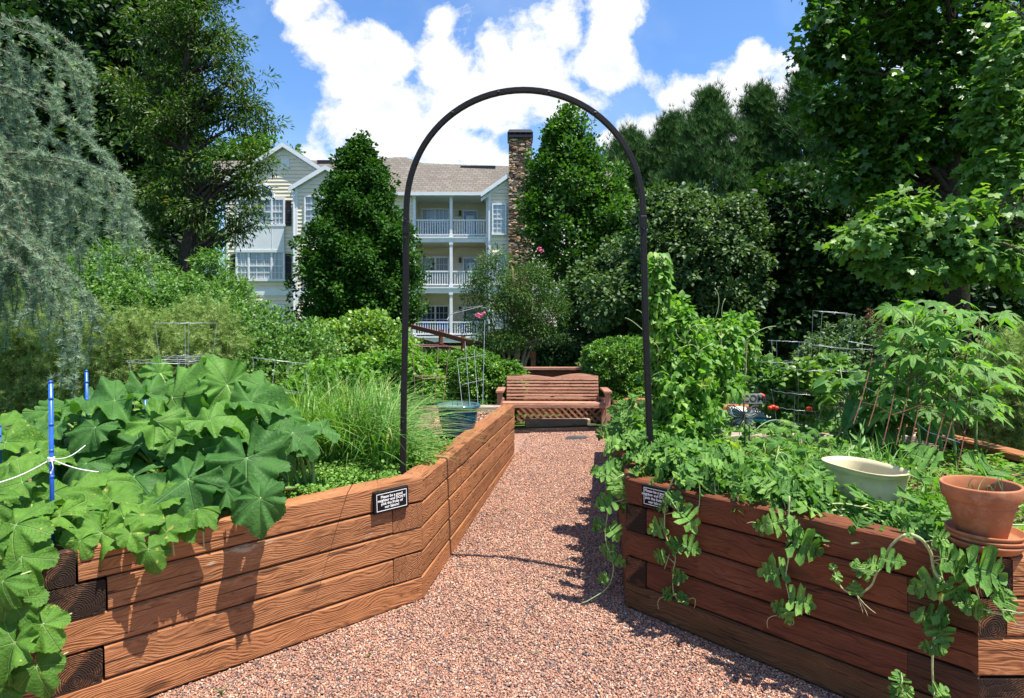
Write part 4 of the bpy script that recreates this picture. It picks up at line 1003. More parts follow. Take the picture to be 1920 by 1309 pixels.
def tub():
    c=Vector((1.77,3.08,.645)); H=.215
    t=thing('oval_planter','cream plastic oval planter tub sitting among the watermelon vines','planter',c,math.radians(106))
    def sec(sc,z,n=56):
        out=[]
        for k in range(n):
            a=2*PI*k/n; cx_,sy_=math.cos(a),math.sin(a); e=.72
            out.append((.215*sc*math.copysign(abs(cx_)**e,cx_), .135*sc*math.copysign(abs(sy_)**e,sy_), z))
        return out
    m=MB(); n=56; prof=[(.72,0),(.76,.008),(.8,.05),(.9,H*.7),(.915,H*.86),(.93,H*.865),(.94,H*.93),(.95,H*.95),(1.,H*.965),(1.01,H*.985),(1.,H),(.95,H*.995),(.9,H*.9),(.84,H*.5),(.80,H*.2)]
    vs=[];fs=[]
    for s_,z in prof: vs+=sec(s_,z)
    for i in range(len(prof)-1):
        for k in range(n): fs.append((i*n+k,i*n+(k+1)%n,(i+1)*n+(k+1)%n,(i+1)*n+k))
    fs.append(tuple(range(n))); m.add(vs,fs); m.build('body',M['cream'],t,True,world=False)
    m=MB(); m.add(sec(.81,H*.22),[tuple(range(n))]); m.build('soil',M['soil'],t,world=False)
tub()
# ------------------------------------------------------------ stakes, string
SP=[(95,718,2.53,925,'blue garden stake tied with white string, nearest the left wooden corner'),(162,697,3.6,800,'blue garden stake standing behind the big squash leaves'),
    (-2,800,2.9,905,'blue garden stake at the left edge of the squash bed'),(272,748,4.0,800,'blue garden stake deep among the squash leaves')]
for px,py,Y,pb,lab in SP:
    t=at(px,py,Y); b=at(px+4,pb+30,Y); b.z=.57
    m=MB(); m.tube([b,t],.0085 if px!=272 else .008,10); 
    for k in range(7):
        q=b.lerp(t,k/7+.05); m.tube([q,q+Vector((0,0,.012))],.0093,10)
    m.tube([t,t+Vector((0,0,.01))],[.0095,.006],10)
    o=m.build('garden_stake',M['blue_stake'],smooth=True); tag(o,lab,'stake','blue stakes in the squash bed')
m=MB(); k=at(96,861,2.52)
def sag(a,b,s,n=10): return [a.lerp(b,i/n)-Vector((0,0,s*math.sin(PI*i/n))) for i in range(n+1)]
m.tube(sag(k,at(-30,912,2.4),.015),.0026,5); m.tube(sag(k,at(185,885,2.6),.01),.0024,5); m.tube(sag(k,at(160,835,2.75),.02),.002,5)
for i in range(4): m.tube([k+Vector((.011*math.cos(a),-.0+.011*math.sin(a),.004*i-.006)) for a in [j*PI/5 for j in range(11)]],.0028,5)
m.tube([k+Vector((.01,-.01,0)),k+Vector((.018,-.014,-.03)),k+Vector((.012,-.016,-.06)),k+Vector((.006,-.012,-.05))],.002,5)
o=m.build('tie_string',M['string'],smooth=True); tag(o,'white string tied round the blue stake above the cucumber leaves','string')
# ------------------------------------------------------------ tomato cages
def cage(px,py,Y,dia,label,mat='wire',h=.95,rings=3,legs=4,tilt=(0,0),zb=.6,group='wire tomato cages',rr=.0014,sq=False):
    c=at(px,py,Y); t=thing('tomato_cage',label,'tomato cage',(c.x,c.y,zb),random.uniform(0,2),group); H=c.z-zb
    t.rotation_euler=(tilt[0],tilt[1],t.rotation_euler[2])
    R=dia/2
    for i in range(rings):
        f=1-i*.30 if rings>1 else 1; z=H*(1-i*.29); m=MB(); n=4 if sq else 28; k=R*(1-.17*i)
        m.tube([(k*math.cos(2*PI*j/n),k*math.sin(2*PI*j/n),z+.004*math.sin(3*j)) for j in range(n+1)],rr,5,False); m.build('ring',M[mat],t,True,world=False)
    for j in range(legs):
        a=2*PI*(j+.5)/legs if not sq else 2*PI*j/legs; m=MB()
        m.tube([(R*math.cos(a),R*math.sin(a),H),(R*.84*math.cos(a),R*.84*math.sin(a),H*.7),(R*.55*math.cos(a),R*.55*math.sin(a),.0)],rr,5,False); m.build('leg',M[mat],t,True,world=False)
cage(303,678,3.75,.42,'wire tomato cage with its ring right behind the tall squash leaves',tilt=(.02,.03))
cage(350,606,4.7,.42,'tall wire tomato cage whose ring stands highest on the left side')
cage(350,668,4.4,.30,'small wire tomato cage between the squash and the shrubs')
cage(500,676,4.3,.40,'wire tomato cage leaning over the grass clump',tilt=(.1,.12))
cage(802,648,4.6,.30,'pinkish wire cage beside the left arch post','wire_pink',h=1,sq=True,tilt=(.03,0))
cage(1448,678,5.2,.46,'wire tomato cage behind the welcome sign, nearest the climbing beans',tilt=(.03,0))
cage(1505,690,5.0,.42,'wire tomato cage in the middle of the right bed group',tilt=(.02,-.04))
cage(1555,694,4.9,.42,'wire tomato cage next to the rusty mesh',tilt=(0,.05))
cage(1570,758,4.8,.38,'low wire tomato cage in front of the big eggplant leaves',rings=2)
cage(1470,640,5.9,.36,'tall wire tomato cage farthest back in the right bed',tilt=(.05,.02))
cage(1535,585,5.7,.40,'square topped wire cage standing tallest in the right bed',sq=True,tilt=(.06,.1))
cage(1300,628,5.6,.34,'wire tomato cage poking out of the climbing beans')
cage(1420,712,5.35,.38,'short wire tomato cage partly inside the climbing beans')
cage(1490,735,4.85,.40,'low wire tomato cage directly behind the turquoise saucer',tilt=(.02,.06))
cage(1600,655,6.0,.42,'wire tomato cage around the flowering shrub with dry spikes',tilt=(-.03,.04))
def ladder():
    t=thing('wire_trellis','narrow leaning wire trellis rising out of the blue glazed pot','trellis',tuple(at(880,760,5.3)))
    for a,b in (((868,770),(857,672)),((882,768),(872,640)),((897,768),(889,655)),((905,760),(909,600))):
        m=MB(); m.tube([at(*a,5.3),at(*b,5.5)],.0022,5); m.build('rod',M['wire'],t)
    for a,b in (((859,674),(911,665)),((867,721),(911,711)),((842,590),(900,575)),((900,575),(912,578))):
        m=MB(); m.tube([at(*a,5.45),at(*b,5.4)],.003,5); m.build('crossbar',M['wire'],t)
    m=MB(); m.tube(bez(at(838,600,5.5),at(850,578,5.6),at(905,573,5.4),8),.002,5); m.build('crossbar',M['wire'],t)
ladder()
def mesh_panel():
    t=thing('rusty_mesh','rusted steel mesh panel leaning against the okra plants','trellis',tuple(at(1740,840,3.9)))
    tops=[(1640,640),(1668,628),(1697,600),(1722,596),(1748,588),(1770,584),(1802,600),(1822,598),(1838,592)]
    bots=[(1600,795),(1628,800),(1655,835),(1680,835),(1708,830),(1735,838),(1752,842),(1768,850),(1792,893)]
    for a,b in zip(tops,bots):
        m=MB(); A=at(*a,4.25); B=at(*b,3.65); M_=A.lerp(B,.5)+Vector((.0,-.05,0)); m.tube(bez(A,M_,B,6),.0032,6); m.build('rod',M['wire_rust'],t)
    for k,f in enumerate((.02,.28,.52,.76)):
        m=MB(); pts=[]
        for a,b in zip(tops,bots):
            A=at(*a,4.25); B=at(*b,3.65); pts.append(A.lerp(B,f)+Vector((0,-.028,-.02*math.sin(len(pts)*1.1))))
        m.tube(pts,.0028,6); m.build('rod',M['wire_rust'],t)
    m=MB(); m.tube([at(1590,640,4.3),at(1700,660,4.1),at(1770,730,4.0),at(1850,780,3.9)],.003,6)
    m.tube([at(1590,710,4.3),at(1650,740,4.1),at(1740,810,3.9),at(1800,830,3.8)],.003,6); m.build('guy_wire',M['wire'],t)
mesh_panel()
# ------------------------------------------------------------ welcome sign, butterfly, dishes
def welcome():
    c=at(1399,748,4.35); t=thing('welcome_sign','grey hanging board reading WELCOME above the butterfly ornament','sign',(c.x,c.y,.6))
    m=MB(); w,h=.118,.036; m.box(c.x-w,c.x+w,c.y-.006,c.y+.006,c.z-h,c.z+h); b=m.build('board',M['greyboard'],t,bevel=.002)
    R=Matrix.Translation((c.x,c.y-.0065,c.z))@Matrix.Rotation(PI/2,4,'X')
    text_mesh('WELCOME',.066,M['darkmetal'],b,R,bold=.001)
    m=MB(); m.tube([(c.x+.03,c.y+.02,.55),(c.x+.03,c.y+.02,c.z+.08)]+[(c.x+.03-.05*math.cos(a)+.05*1-.1+.05,c.y+.02,c.z+.08+.05*math.sin(a)) for a in ()],.004,6)
    m.tube(bez((c.x+.03,c.y+.02,c.z+.08),(c.x+.02,c.y+.01,c.z+.2),(c.x-.08,c.y,c.z+.05),8),.003,6)
    m.tube(bez((c.x+.03,c.y+.02,c.z+.08),(c.x+.05,c.y+.01,c.z+.14),(c.x+.09,c.y,c.z+.036),8),.003,6); m.build('hanger',M['darkmetal'],t)
    m=MB()
    for y in range(3): m.tube([(c.x-.08,c.y,c.z+.03),(c.x-.08,c.y,c.z+.055)],.003,6)
    m.build('hook',M['darkmetal'],t)
welcome()
def butterfly():
    c=at(1396,782,4.15); t=thing('butterfly_stake','black metal butterfly ornament on a stake below the welcome sign','garden ornament',(c.x,c.y,.6))
    m=MB(); m.tube([(c.x+.006,c.y+.01,.6),(c.x+.004,c.y+.008,c.z-.03)],.004,6); m.build('stake',M['darkmetal'],t)
    m=MB(); m.tube([(c.x,c.y-.004,c.z-.05),(c.x,c.y-.006,c.z),(c.x,c.y-.004,c.z+.035)],[.004,.009,.005],8)
    for s in (-1,1): m.tube(bez((c.x,c.y-.004,c.z+.035),(c.x+s*.012,c.y-.004,c.z+.06),(c.x+s*.035,c.y-.004,c.z+.066),5),.0016,4)
    m.build('body',M['darkmetal'],t)
    for s in (-1,1):
        up=[(0,.01),(.03,.05),(.07,.078),(.105,.075),(.112,.05),(.095,.015),(.06,-.005),(.0,-.002)]; lo=[(0,-.004),(.06,-.01),(.085,-.03),(.07,-.062),(.045,-.075),(.02,-.055),(0,-.02)]
        m=MB()
        for pl in (up,lo):
            P=[Vector((c.x+s*x,c.y-.003+.25*x,c.z+z)) for x,z in pl]; m.tube(P+[P[0]],.0034,5)
        o_=Vector((c.x,c.y,c.z))
        for (x,z,r) in ((.09,.06,.010),(.098,.035,.009),(.07,.062,.009),(.075,-.05,.008),(.055,-.06,.007)):
            m.tube([Vector((c.x+s*(x+r*math.cos(a)),c.y-.003+.25*x,c.z+z+r*math.sin(a))) for a in [k*PI/5 for k in range(11)]],.0028,4)
        for (x,z) in ((.08,.045),(.085,.02),(.05,.05),(.06,-.04),(.03,-.05)): m.tube([o_+Vector((0,-.003,0)),Vector((c.x+s*x,c.y-.003+.25*x,c.z+z))],.0024,4)
        w=m.build('wing',M['darkmetal'],t)
        m=MB()
        for pl in (up,lo):
            m.add([(c.x+s*x*.72,c.y+.0+.25*x*.72,c.z+z*.72) for x,z in pl],[tuple(range(len(pl)))])
        m.build('glass',M['glass'],w)
butterfly()
def dishes():
    for px,py,Y,R,mat,lab,cat,h in ((1440,788,5.1,.155,'turq','turquoise plastic saucer lying in front of the white lid','saucer',.03),(1408,776,5.5,.17,'whiteplastic','white plastic lid lying behind the turquoise saucer','lid',.05),(1383,770,5.75,.085,'whiteplastic','small upturned white tub behind the butterfly ornament','tub',.09)):
        c=at(px,py,Y); m=MB(); m.lathe([(.001,0),(R*.8,0),(R*.9,h*.3),(R,h*.9),(R*.99,h),(R*.93,h*.95),(R*.86,h*.45),(.001,h*.4)] if mat=='turq' else [(.001,h*1.02),(R*.8,h),(R*.92,h*.9),(R*.96,h*.3),(R,h*.1),(R,0),(.001,0)],40)
        o=m.build('garden_saucer' if mat=='turq' else ('plastic_disc' if R>.1 else 'plastic_tub'),M[mat],smooth=True); o.location=(c.x,c.y,c.z-h*.6); o.rotation_euler=(-.06,.03,0); tag(o,lab,cat)
        s=MB(); 
dishes()
# ------------------------------------------------------------ sloping wooden fence in front of the building
def fence():
    Y0,Y1=19.,15.; t=thing('rail_fence','brown two rail wooden fence sloping down in front of the lowest porch','fence',(at(870,700,17).x,17,.4))
    pts=[((770,612),Y0),((826,626),18.2),((868,638),17.5),((925,651),16.6),((1000,668),15.4)]
    P=[at(px,py,Y) for (px,py),Y in pts]
    for i in range(len(P)-1):
        for k,dz in enumerate((0,-.36)):
            m=MB(); m.obox(P[i]+Vector((0,0,dz)),P[i+1]+Vector((0,0,dz)),.05,.13); m.build('rail',M['fence'],t)
    for p in P[1:]:
        m=MB(); m.box(p.x-.06,p.x+.06,p.y+.03,p.y+.15,.2,p.z+.12); m.build('post',M['fence'],t)
fence()
# path light kerb at the far left of the bed: nothing else
# ------------------------------------------------------------ garden plants close to the camera
def facing(az, tilt):
    """leaf normal: az = compass the face leans to (deg, 0 = towards camera, 90 = right), tilt = degrees from straight up"""
    a=math.radians(az); t=math.radians(tilt); return np.array((math.sin(a)*math.sin(t), -math.cos(a)*math.sin(t), math.cos(t)))
def leaf(L,tpl,p,tipdeg,N,size,r):
    """tipdeg: direction of the leaf tip in the picture plane, 0 = right, 90 = up, -90 = down"""
    a=math.radians(tipdeg); D=np.array((math.cos(a),0.,math.sin(a))); N=N/np.linalg.norm(N); D=D-N*D.dot(N)
    L.put(tpl,np.array(p)[None],D[None],N[None],size,r)
def squash():
    t=thing('squash_plant','huge squash plant with broad dark lobed leaves filling the left bed','squash plant',(-1.45,3.3,.6))
    g=rs(21); L=Leaves(); S=MB()
    # px, py, Y, radius px, tip deg, azimuth, tilt
    man=[(322,745,3.35,74,68,-30,66,.92),(215,752,3.3,80,172,5,17,.55),(280,740,3.4,58,40,30,22,.6),(250,895,2.95,92,212,-10,36,.35),
         (462,860,2.98,88,-78,15,50,.3),(352,900,2.85,84,-118,5,44,.4),(488,935,2.78,58,-82,0,58,.3),(392,790,3.15,56,10,0,14,.98),(292,792,3.1,56,-20,40,50,.97),
         (548,812,3.2,48,-35,35,38,.35),(530,775,3.4,42,-50,50,48,.6),(425,722,3.5,60,112,50,68,.9),(470,755,3.4,56,10,10,22,.6),(398,765,3.3,52,140,-30,26,.7),
         (105,800,3.1,52,195,-20,28,.55),(90,772,3.4,50,160,-30,22,.75),(178,802,3.1,50,250,10,45,.35),(350,850,3.1,50,-60,20,48,.55),(262,838,3.1,66,130,-20,50,.25),
         (578,797,3.35,46,-5,20,18,.5),(497,728,3.55,44,60,70,50,.7),(440,795,3.3,44,-10,40,50,.9),(345,762,3.45,54,175,-50,20,.4),(222,786,3.35,52,-60,20,28,.35),
         (128,757,3.55,58,120,-10,20,.6),(388,722,3.7,50,50,30,24,.8),(330,822,3.05,44,-150,-20,42,.8),(515,848,3.1,46,-40,45,52,.3),(424,915,2.9,50,-100,0,58,.2),
         (305,955,2.82,38,-70,10,50,.2),(196,852,3.1,56,190,-10,38,.4),(562,838,3.2,34,-20,40,42,.5),(60,832,3.2,50,200,-20,28,.5),(160,870,3.0,50,230,0,36,.45),(420,830,3.1,46,-60,0,50,.4),(300,700,3.6,30,95,40,70,.95)]
    for i,(px,py,Y,r,tip,az,tl,rn) in enumerate(man):
        p=at(px,py,Y); sz=r*Y/F*1.1
        leaf(L,T_SQUASH[i%10],p,tip+float(g.uniform(-6,6)),facing(az+float(g.uniform(-10,10)),tl),sz,rn)
        base=Vector((p.x*.72-.35+float(g.uniform(-.12,.12)),3.45+float(g.uniform(-.1,.15)),.58)); mid=base.lerp(p,.6)+Vector((0,.04,.09)); 
        S.tube(bez(base,mid,p,7),[.013,.012,.0105,.009,.008,.007,.0065,.006],7)
    for i in range(75):
        px=float(g.uniform(70,560)); py=float(g.uniform(785,915)); Y=float(g.uniform(3.25,4.0)); p=at(px,py,Y)
        if p.z<.63: p.z=.66
        leaf(L,T_SQUASH[(i*3)%10],p,float(g.uniform(0,360)),facing(float(g.uniform(-60,60)),float(g.uniform(15,50))),float(g.uniform(.10,.17)),float(g.uniform(.1,.7)))
        base=Vector((p.x+float(g.uniform(-.15,.15)),p.y+.1,.58)); S.tube(bez(base,base.lerp(p,.5)+Vector((0,0,.05)),p,5),[.011,.01,.009,.008,.007,.006],6)
    L.build('foliage',LM['squash'],t,True); S.build('stem',M['stem'],t,True)
    fl=MB()
    for px,py,Y in ((300,890,3.05),(272,885,3.1),(385,930,2.95)):
        p=at(px,py,Y)
        for k in range(5):
            a=2*PI*k/5; fl.add([p,p+Vector((.012*math.cos(a-.4),.012*math.sin(a-.4),.02)),p+Vector((.03*math.cos(a),.03*math.sin(a),.035)),p+Vector((.012*math.cos(a+.4),.012*math.sin(a+.4),.02))],[(0,1,2,3)])
    fl.build('flower',M['yellow'],t)
squash()
def cuke():
    t=thing('cucumber_vine','cucumber vine with rough angular leaves hanging over the left corner of the squash bed','cucumber vine',(-1.9,2.5,.62))
    g=rs(22); L=Leaves(); S=MB()
    man=[(42,905,2.6,52,200,-10,38,.6),(100,925,2.6,50,-30,20,35,.5),(112,968,2.5,46,170,0,28,.7),(30,985,2.35,62,-120,-10,40,.5),(40,1045,2.3,58,-70,10,55,.3),
         (190,1000,2.55,50,-100,10,52,.55),(232,972,2.6,44,10,0,42,.75),(278,1030,2.5,33,-75,20,62,.35),(265,966,2.62,34,0,30,40,.6),(135,915,2.75,44,60,0,35,.6),(60,965,2.45,42,100,-20,30,.4),
         (28,1128,2.25,50,-100,-10,55,.2),(80,1170,2.24,42,-60,20,58,.5),(28,1205,2.2,50,-95,0,60,.25),(68,1250,2.22,44,-70,20,60,.15),(5,1090,2.2,40,-120,-20,50,.2),(10,1250,2.2,34,-95,0,60,.2),
         (15,870,2.7,54,150,-20,35,.6),(70,860,2.8,40,30,10,35,.5),(160,960,2.6,38,220,0,38,.4),(210,940,2.75,44,120,-10,35,.5),(300,940,2.78,36,50,0,35,.5),(190,905,2.85,36,30,0,40,.55),
         (-20,940,2.4,50,180,0,40,.4),(-15,1020,2.3,50,200,0,45,.3),(5,1290,2.2,40,-90,0,55,.2),(245,1000,2.52,28,-60,20,50,.6),(150,1015,2.48,28,-120,0,50,.5),(0,800,3.,40,160,0,40,.5),(10,830,2.9,44,30,0,30,.6)]
    for i,(px,py,Y,r,tip,az,tl,rn) in enumerate(man):
        p=at(px,py,Y); leaf(L,T_CUKE[i%8],p,tip+float(g.uniform(-8,8)),facing(az,tl),r*Y/F*1.15,rn)
        b=p+Vector((float(g.uniform(-.05,.05)),float(g.uniform(.05,.1)),float(g.uniform(-.1,-.03)) if py<1000 else .0))
        S.tube(bez(b,b.lerp(p,.5)+Vector((0,.01,0)),p,4),[.0035,.0033,.003,.0028,.0025],5)
    for i in range(40):
        x=float(g.uniform(-2.6,-1.35)); y=float(g.uniform(2.6,3.2)); p=Vector((x,y,float(g.uniform(.63,.78))))
        leaf(L,T_CUKE[i%8],p,float(g.uniform(0,360)),facing(float(g.uniform(-50,50)),float(g.uniform(10,40))),float(g.uniform(.07,.12)),float(g.uniform(.2,.9)))
        b=Vector((x+.03,y,.58)); S.tube([b,b.lerp(p,.5)+Vector((.01,0,0)),p],.0035,5)
    S.tube([at(60,940,2.6),at(62,1000,2.42),at(40,1060,2.3),at(45,1140,2.27),at(50,1230,2.25),at(40,1309,2.22)],.005,6)
    L.build('foliage',LM['cuke'],t,True); S.build('stem',M['stem_pale'],t,True)
cuke()
def blades(name_parent, n, xf, hgt, wid, lean, m, seed, name='blades', curl=1.0, K=5):
    g=rs(seed); base=xf(g,n); n=len(base)
    h=hgt*(.45+.7*g.random(n)); a=g.random(n)*2*PI; l=lean*(.15+g.random(n)**1.3); w=wid*(.6+.7*g.random(n))
    dx,dy=np.cos(a),np.sin(a); V=np.zeros((n,K+1,2,3))
    for i in range(K+1):
        s=i/K; out=l*h*(s**2)*curl; zz=h*(s-.42*l*s**3)
        ww=w*(1-s**2.2)*.5+1e-4
        c=base+np.stack([dx*out,dy*out,zz],-1); side=np.stack([-dy*ww,dx*ww,ww*.3],-1)
        V[:,i,0]=c-side; V[:,i,1]=c+side
    T=[]
    for i in range(K):
        q=2*i; T+= [(q,q+1,q+3),(q,q+3,q+2)]
    T=np.array(T)[None]+(np.arange(n)*(2*(K+1)))[:,None,None]
    return np_mesh(name,V.reshape(-1,3),T.reshape(-1,3),m,name_parent,np.repeat(g.random(n),2*(K+1)))
def regionf(px0,px1,Y0,Y1,z=.585,jit=None):
    def f(g,n):
        Y=Y0+(Y1-Y0)*g.random(n); px=px0+(px1-px0)*g.random(n)
        return np.stack([(px-CX)*Y/F,Y,np.full(n,z)],-1)
    return f
def ball(g,c,r,n):
    u=unit(g,n)*(g.random(n)[:,None]**.45)*np.array(r); u[:,2]=np.abs(u[:,2]); return np.array(c)+u
# chive / grass clumps
for i,(a,b,y0,y1,h,n,lab) in enumerate(((545,680,3.9,4.9,.72,1150,'tall arching grass clump beside the squash leaves'),(640,738,3.85,4.9,.68,1200,'tall arching grass clump left of the arch post'),(740,775,3.9,4.4,.36,380,'grass clump between the arch post and the blue pot'))):
    t=thing('grass_clump',lab,'grass clump',(at((a+b)/2,800,4.5).x,4.5,.6),0,'grass clumps in the left bed')
    blades(t,n,regionf(a,b,y0,y1),h,.0105,1.25,LM['grass'],30+i,K=7)
# low clover along the front edge
def carpet(name,label,n,xf,m,tpl,size,seed,cat='ground cover',hh=.05,kind='stuff'):
    g=rs(seed); L=Leaves(); p=xf(g,n); n=len(p); p[:,2]+=hh*g.random(n)**1.5
    N=norm(g.normal(size=(n,3))*.5+np.array((0,-.15,1))); D=g.normal(size=(n,3)); D[:,2]*=.3
    L.put(tpl,p,D,N,size*(.6+.8*g.random(n)),g.random(n)); o=L.build(name,m); tag(o,label,cat,kind=kind); return o
def quadf(pts,z):
    def f(g,n):
        a,b,c,d=[np.array(p,float) for p in pts]; u,v=g.random(n)[:,None],g.random(n)[:,None]
        p=(a*(1-u)+b*u)*(1-v)+(d*(1-u)+c*u)*v
        return np.concatenate([p,np.full((n,1),z)],1)
    return f
def lump(g,p,k,amp):
    from mathutils import noise
    p[:,2]+=np.array([amp*max(0,noise.noise((x*k,y*k,1))+.25) for x,y in p[:,:2]]); return p
def frontstrip(z=.61):
    def f(g,n):
        t=g.random(n); d=.12+.55*g.random(n)**1.2; a=np.array(L0.lerp(L1,.42)); b=np.array(L1); nrm=np.array((-dl.y,dl.x))
        p=a+(b-a)*t[:,None]+nrm*d[:,None]; q=np.concatenate([p,np.full((n,1),z)],1); return lump(g,q,4,.10)
    return f
carpet('clover_cover','low small leaved ground cover inside the front edge of the left bed',12000,frontstrip(),LM['clover'],T_WIDE,.018,41,hh=.07)
carpet('clover_cover','low green weeds between the grass clumps and the arch post in the left bed',6000,lambda g,n: lump(g,quadf([(-.95,3.75),(-.5,3.8),(-.42,4.7),(-1.2,4.9)],.6)(g,n),5,.1),LM['clover'],T_WIDE,.022,42,hh=.09)
carpet('pebbles','pale pebbly soil inside the far end of the left bed',2500,quadf([(-.75,5.7),(-.2,5.7),(-.1,6.9),(-.9,6.9)],.6),M['gravel'],T_WIDE,.02,43,'pebbles',hh=.01)
carpet('low_weeds','low weedy plants filling the back of the left bed',9000,lambda g,n: lump(g,quadf([(-3.2,4.3),(-1.2,4.3),(-1.0,6.8),(-3.2,6.8)],.6)(g,n),2.5,.3),LM['weed'],T_OVATE,.045,44,hh=.2)
def bushy(name,label,cat,ells,ncl,rad,per,tpl,size,m,seed,base=None,stems=14,stem_m='bark',shell=.35,group=None,flat=.8,up=.6,hang=.1,sr=.012,zmin=None,kind=None):
    g=rs(seed); c,u=in_ells(g,ells,ncl,shell)
    if zmin is not None: k=c[:,2]>zmin; c,u=c[k],u[k]
    b=Vector(base) if base is not None else Vector((float(ells[0][0][0]),float(ells[0][0][1]),float(gz(ells[0][0][0],ells[0][0][1]))))
    t=thing(name,label,cat,b,0,group); L=Leaves()
    clump_leaves(L,g,c,u,rad*(.7+.6*g.random(len(c))),per,tpl,size,up=up,flat=flat,hang=hang)
    L.build('foliage',m,t)
    S=MB(); rr=random.Random(seed)
    for i in range(stems):
        e=Vector(c[rr.randrange(len(c))]); q=b+Vector((rr.uniform(-.3,.3)*(e-b).length*.3,rr.uniform(-.1,.1),0)); mid=q.lerp(e,.5)+Vector((rr.uniform(-.1,.1),0,(e.z-b.z)*.12)); S.tube(bez(q,mid,e,6),[sr*(1-.12*k) for k in range(7)],5)
    S.build('stems',M[stem_m],t)
    if kind: t['kind']=kind
    return t
# leafy flowering weeds behind the grass
bushy('leafy_weed','bushy light green weed with small leaves standing behind the grass clumps','weed',[E(640,720,85,42,5.3,.35),E(580,745,60,38,5.2,.3),E(700,705,60,40,5.5,.3)],240,.07,45,T_OVATE,.036,LM['weed'],51,base=(-1.6,5.3,.6),stem_m='stem',flat=1.)
bushy('leafy_weed','leafy green weed with tiny orange flowers beside the pink cage','weed',[E(760,700,55,55,5.6,.25),E(800,730,32,34,5.5,.2)],150,.06,42,T_OVATE,.032,LM['weed'],52,base=(-.95,5.6,.6),stem_m='stem',flat=1.)
# climbing beans on poles beside the right arch post
def beans():
    t=thing('bean_vine','tall mass of climbing beans with bright green leaves right of the arch','climbing plant',(1.1,4.1,.62)); g=rs(61)
    ells=[E(1276,745,68,110,4.1,.3),E(1315,690,70,85,4.3,.3),E(1335,690,22,50,4.4,.15),E(1385,650,30,28,4.5,.15),E(1390,620,22,24,4.5,.1),E(1262,640,45,90,4.2,.2),E(1350,640,42,42,4.4,.2),E(1232,560,17,80,4.2,.08),E(1250,830,60,60,3.95,.2),E(1310,840,52,45,4.0,.2),E(1275,620,35,60,4.2,.15)]
    c,u=in_ells(g,ells,600,.1); L=Leaves()
    clump_leaves(L,g,c,u,.062,24,T_HEART,.042,up=.25,flat=1.15,hang=.8)
    n=260; z=at(0,475,4.2).z+(.62-at(0,475,4.2).z)*g.random(n); a=g.random(n)*6.28
    p=np.stack([at(1236,0,4.2).x+.05*np.cos(a),4.2+.05*np.sin(a),z],-1); L.put(T_HEART,p,np.stack([np.cos(a),np.sin(a),-.6+0*a],-1),unit(g,n)*.5+np.array((0,-.6,.5)),.055,g.random(n))
    L.build('foliage',LM['bean'],t,True)
    S=MB()
    for a,b,mt in (((1228,860),(1238,478),0),((1240,860),(1246,520),0),((1290,850),(1300,600),0),((1350,850),(1352,620),0),((1393,800),(1400,640),0)):
        S.tube([at(*a,4.2),at(*b,4.2)],.006,6)
    S.build('pole',M['dry'],t); V=MB(); rr=random.Random(5)
    for i in range(26):
        px=rr.uniform(1215,1400); py=rr.uniform(600,830); a=at(px,py,4.05); V.tube(bez(a,a+Vector((rr.uniform(-.1,.1),-.06,rr.uniform(.02,.12))),a+Vector((rr.uniform(-.16,.16),-.05,rr.uniform(-.05,.15))),8),.0022,5)
    for a,b,c in (((1395,640),(1430,610),(1455,612)),((1340,600),(1356,560),(1340,540)),((1355,600),(1350,575),(1360,560)),((1235,500),(1228,470),(1246,490)),((1225,640),(1190,600),(1172,596))):
        V.tube(bez(at(*a,4.1),at(*b,4.1),at(*c,4.1),8),.0022,5)
    V.build('vine',M['stem_pale'],t,True)
beans()
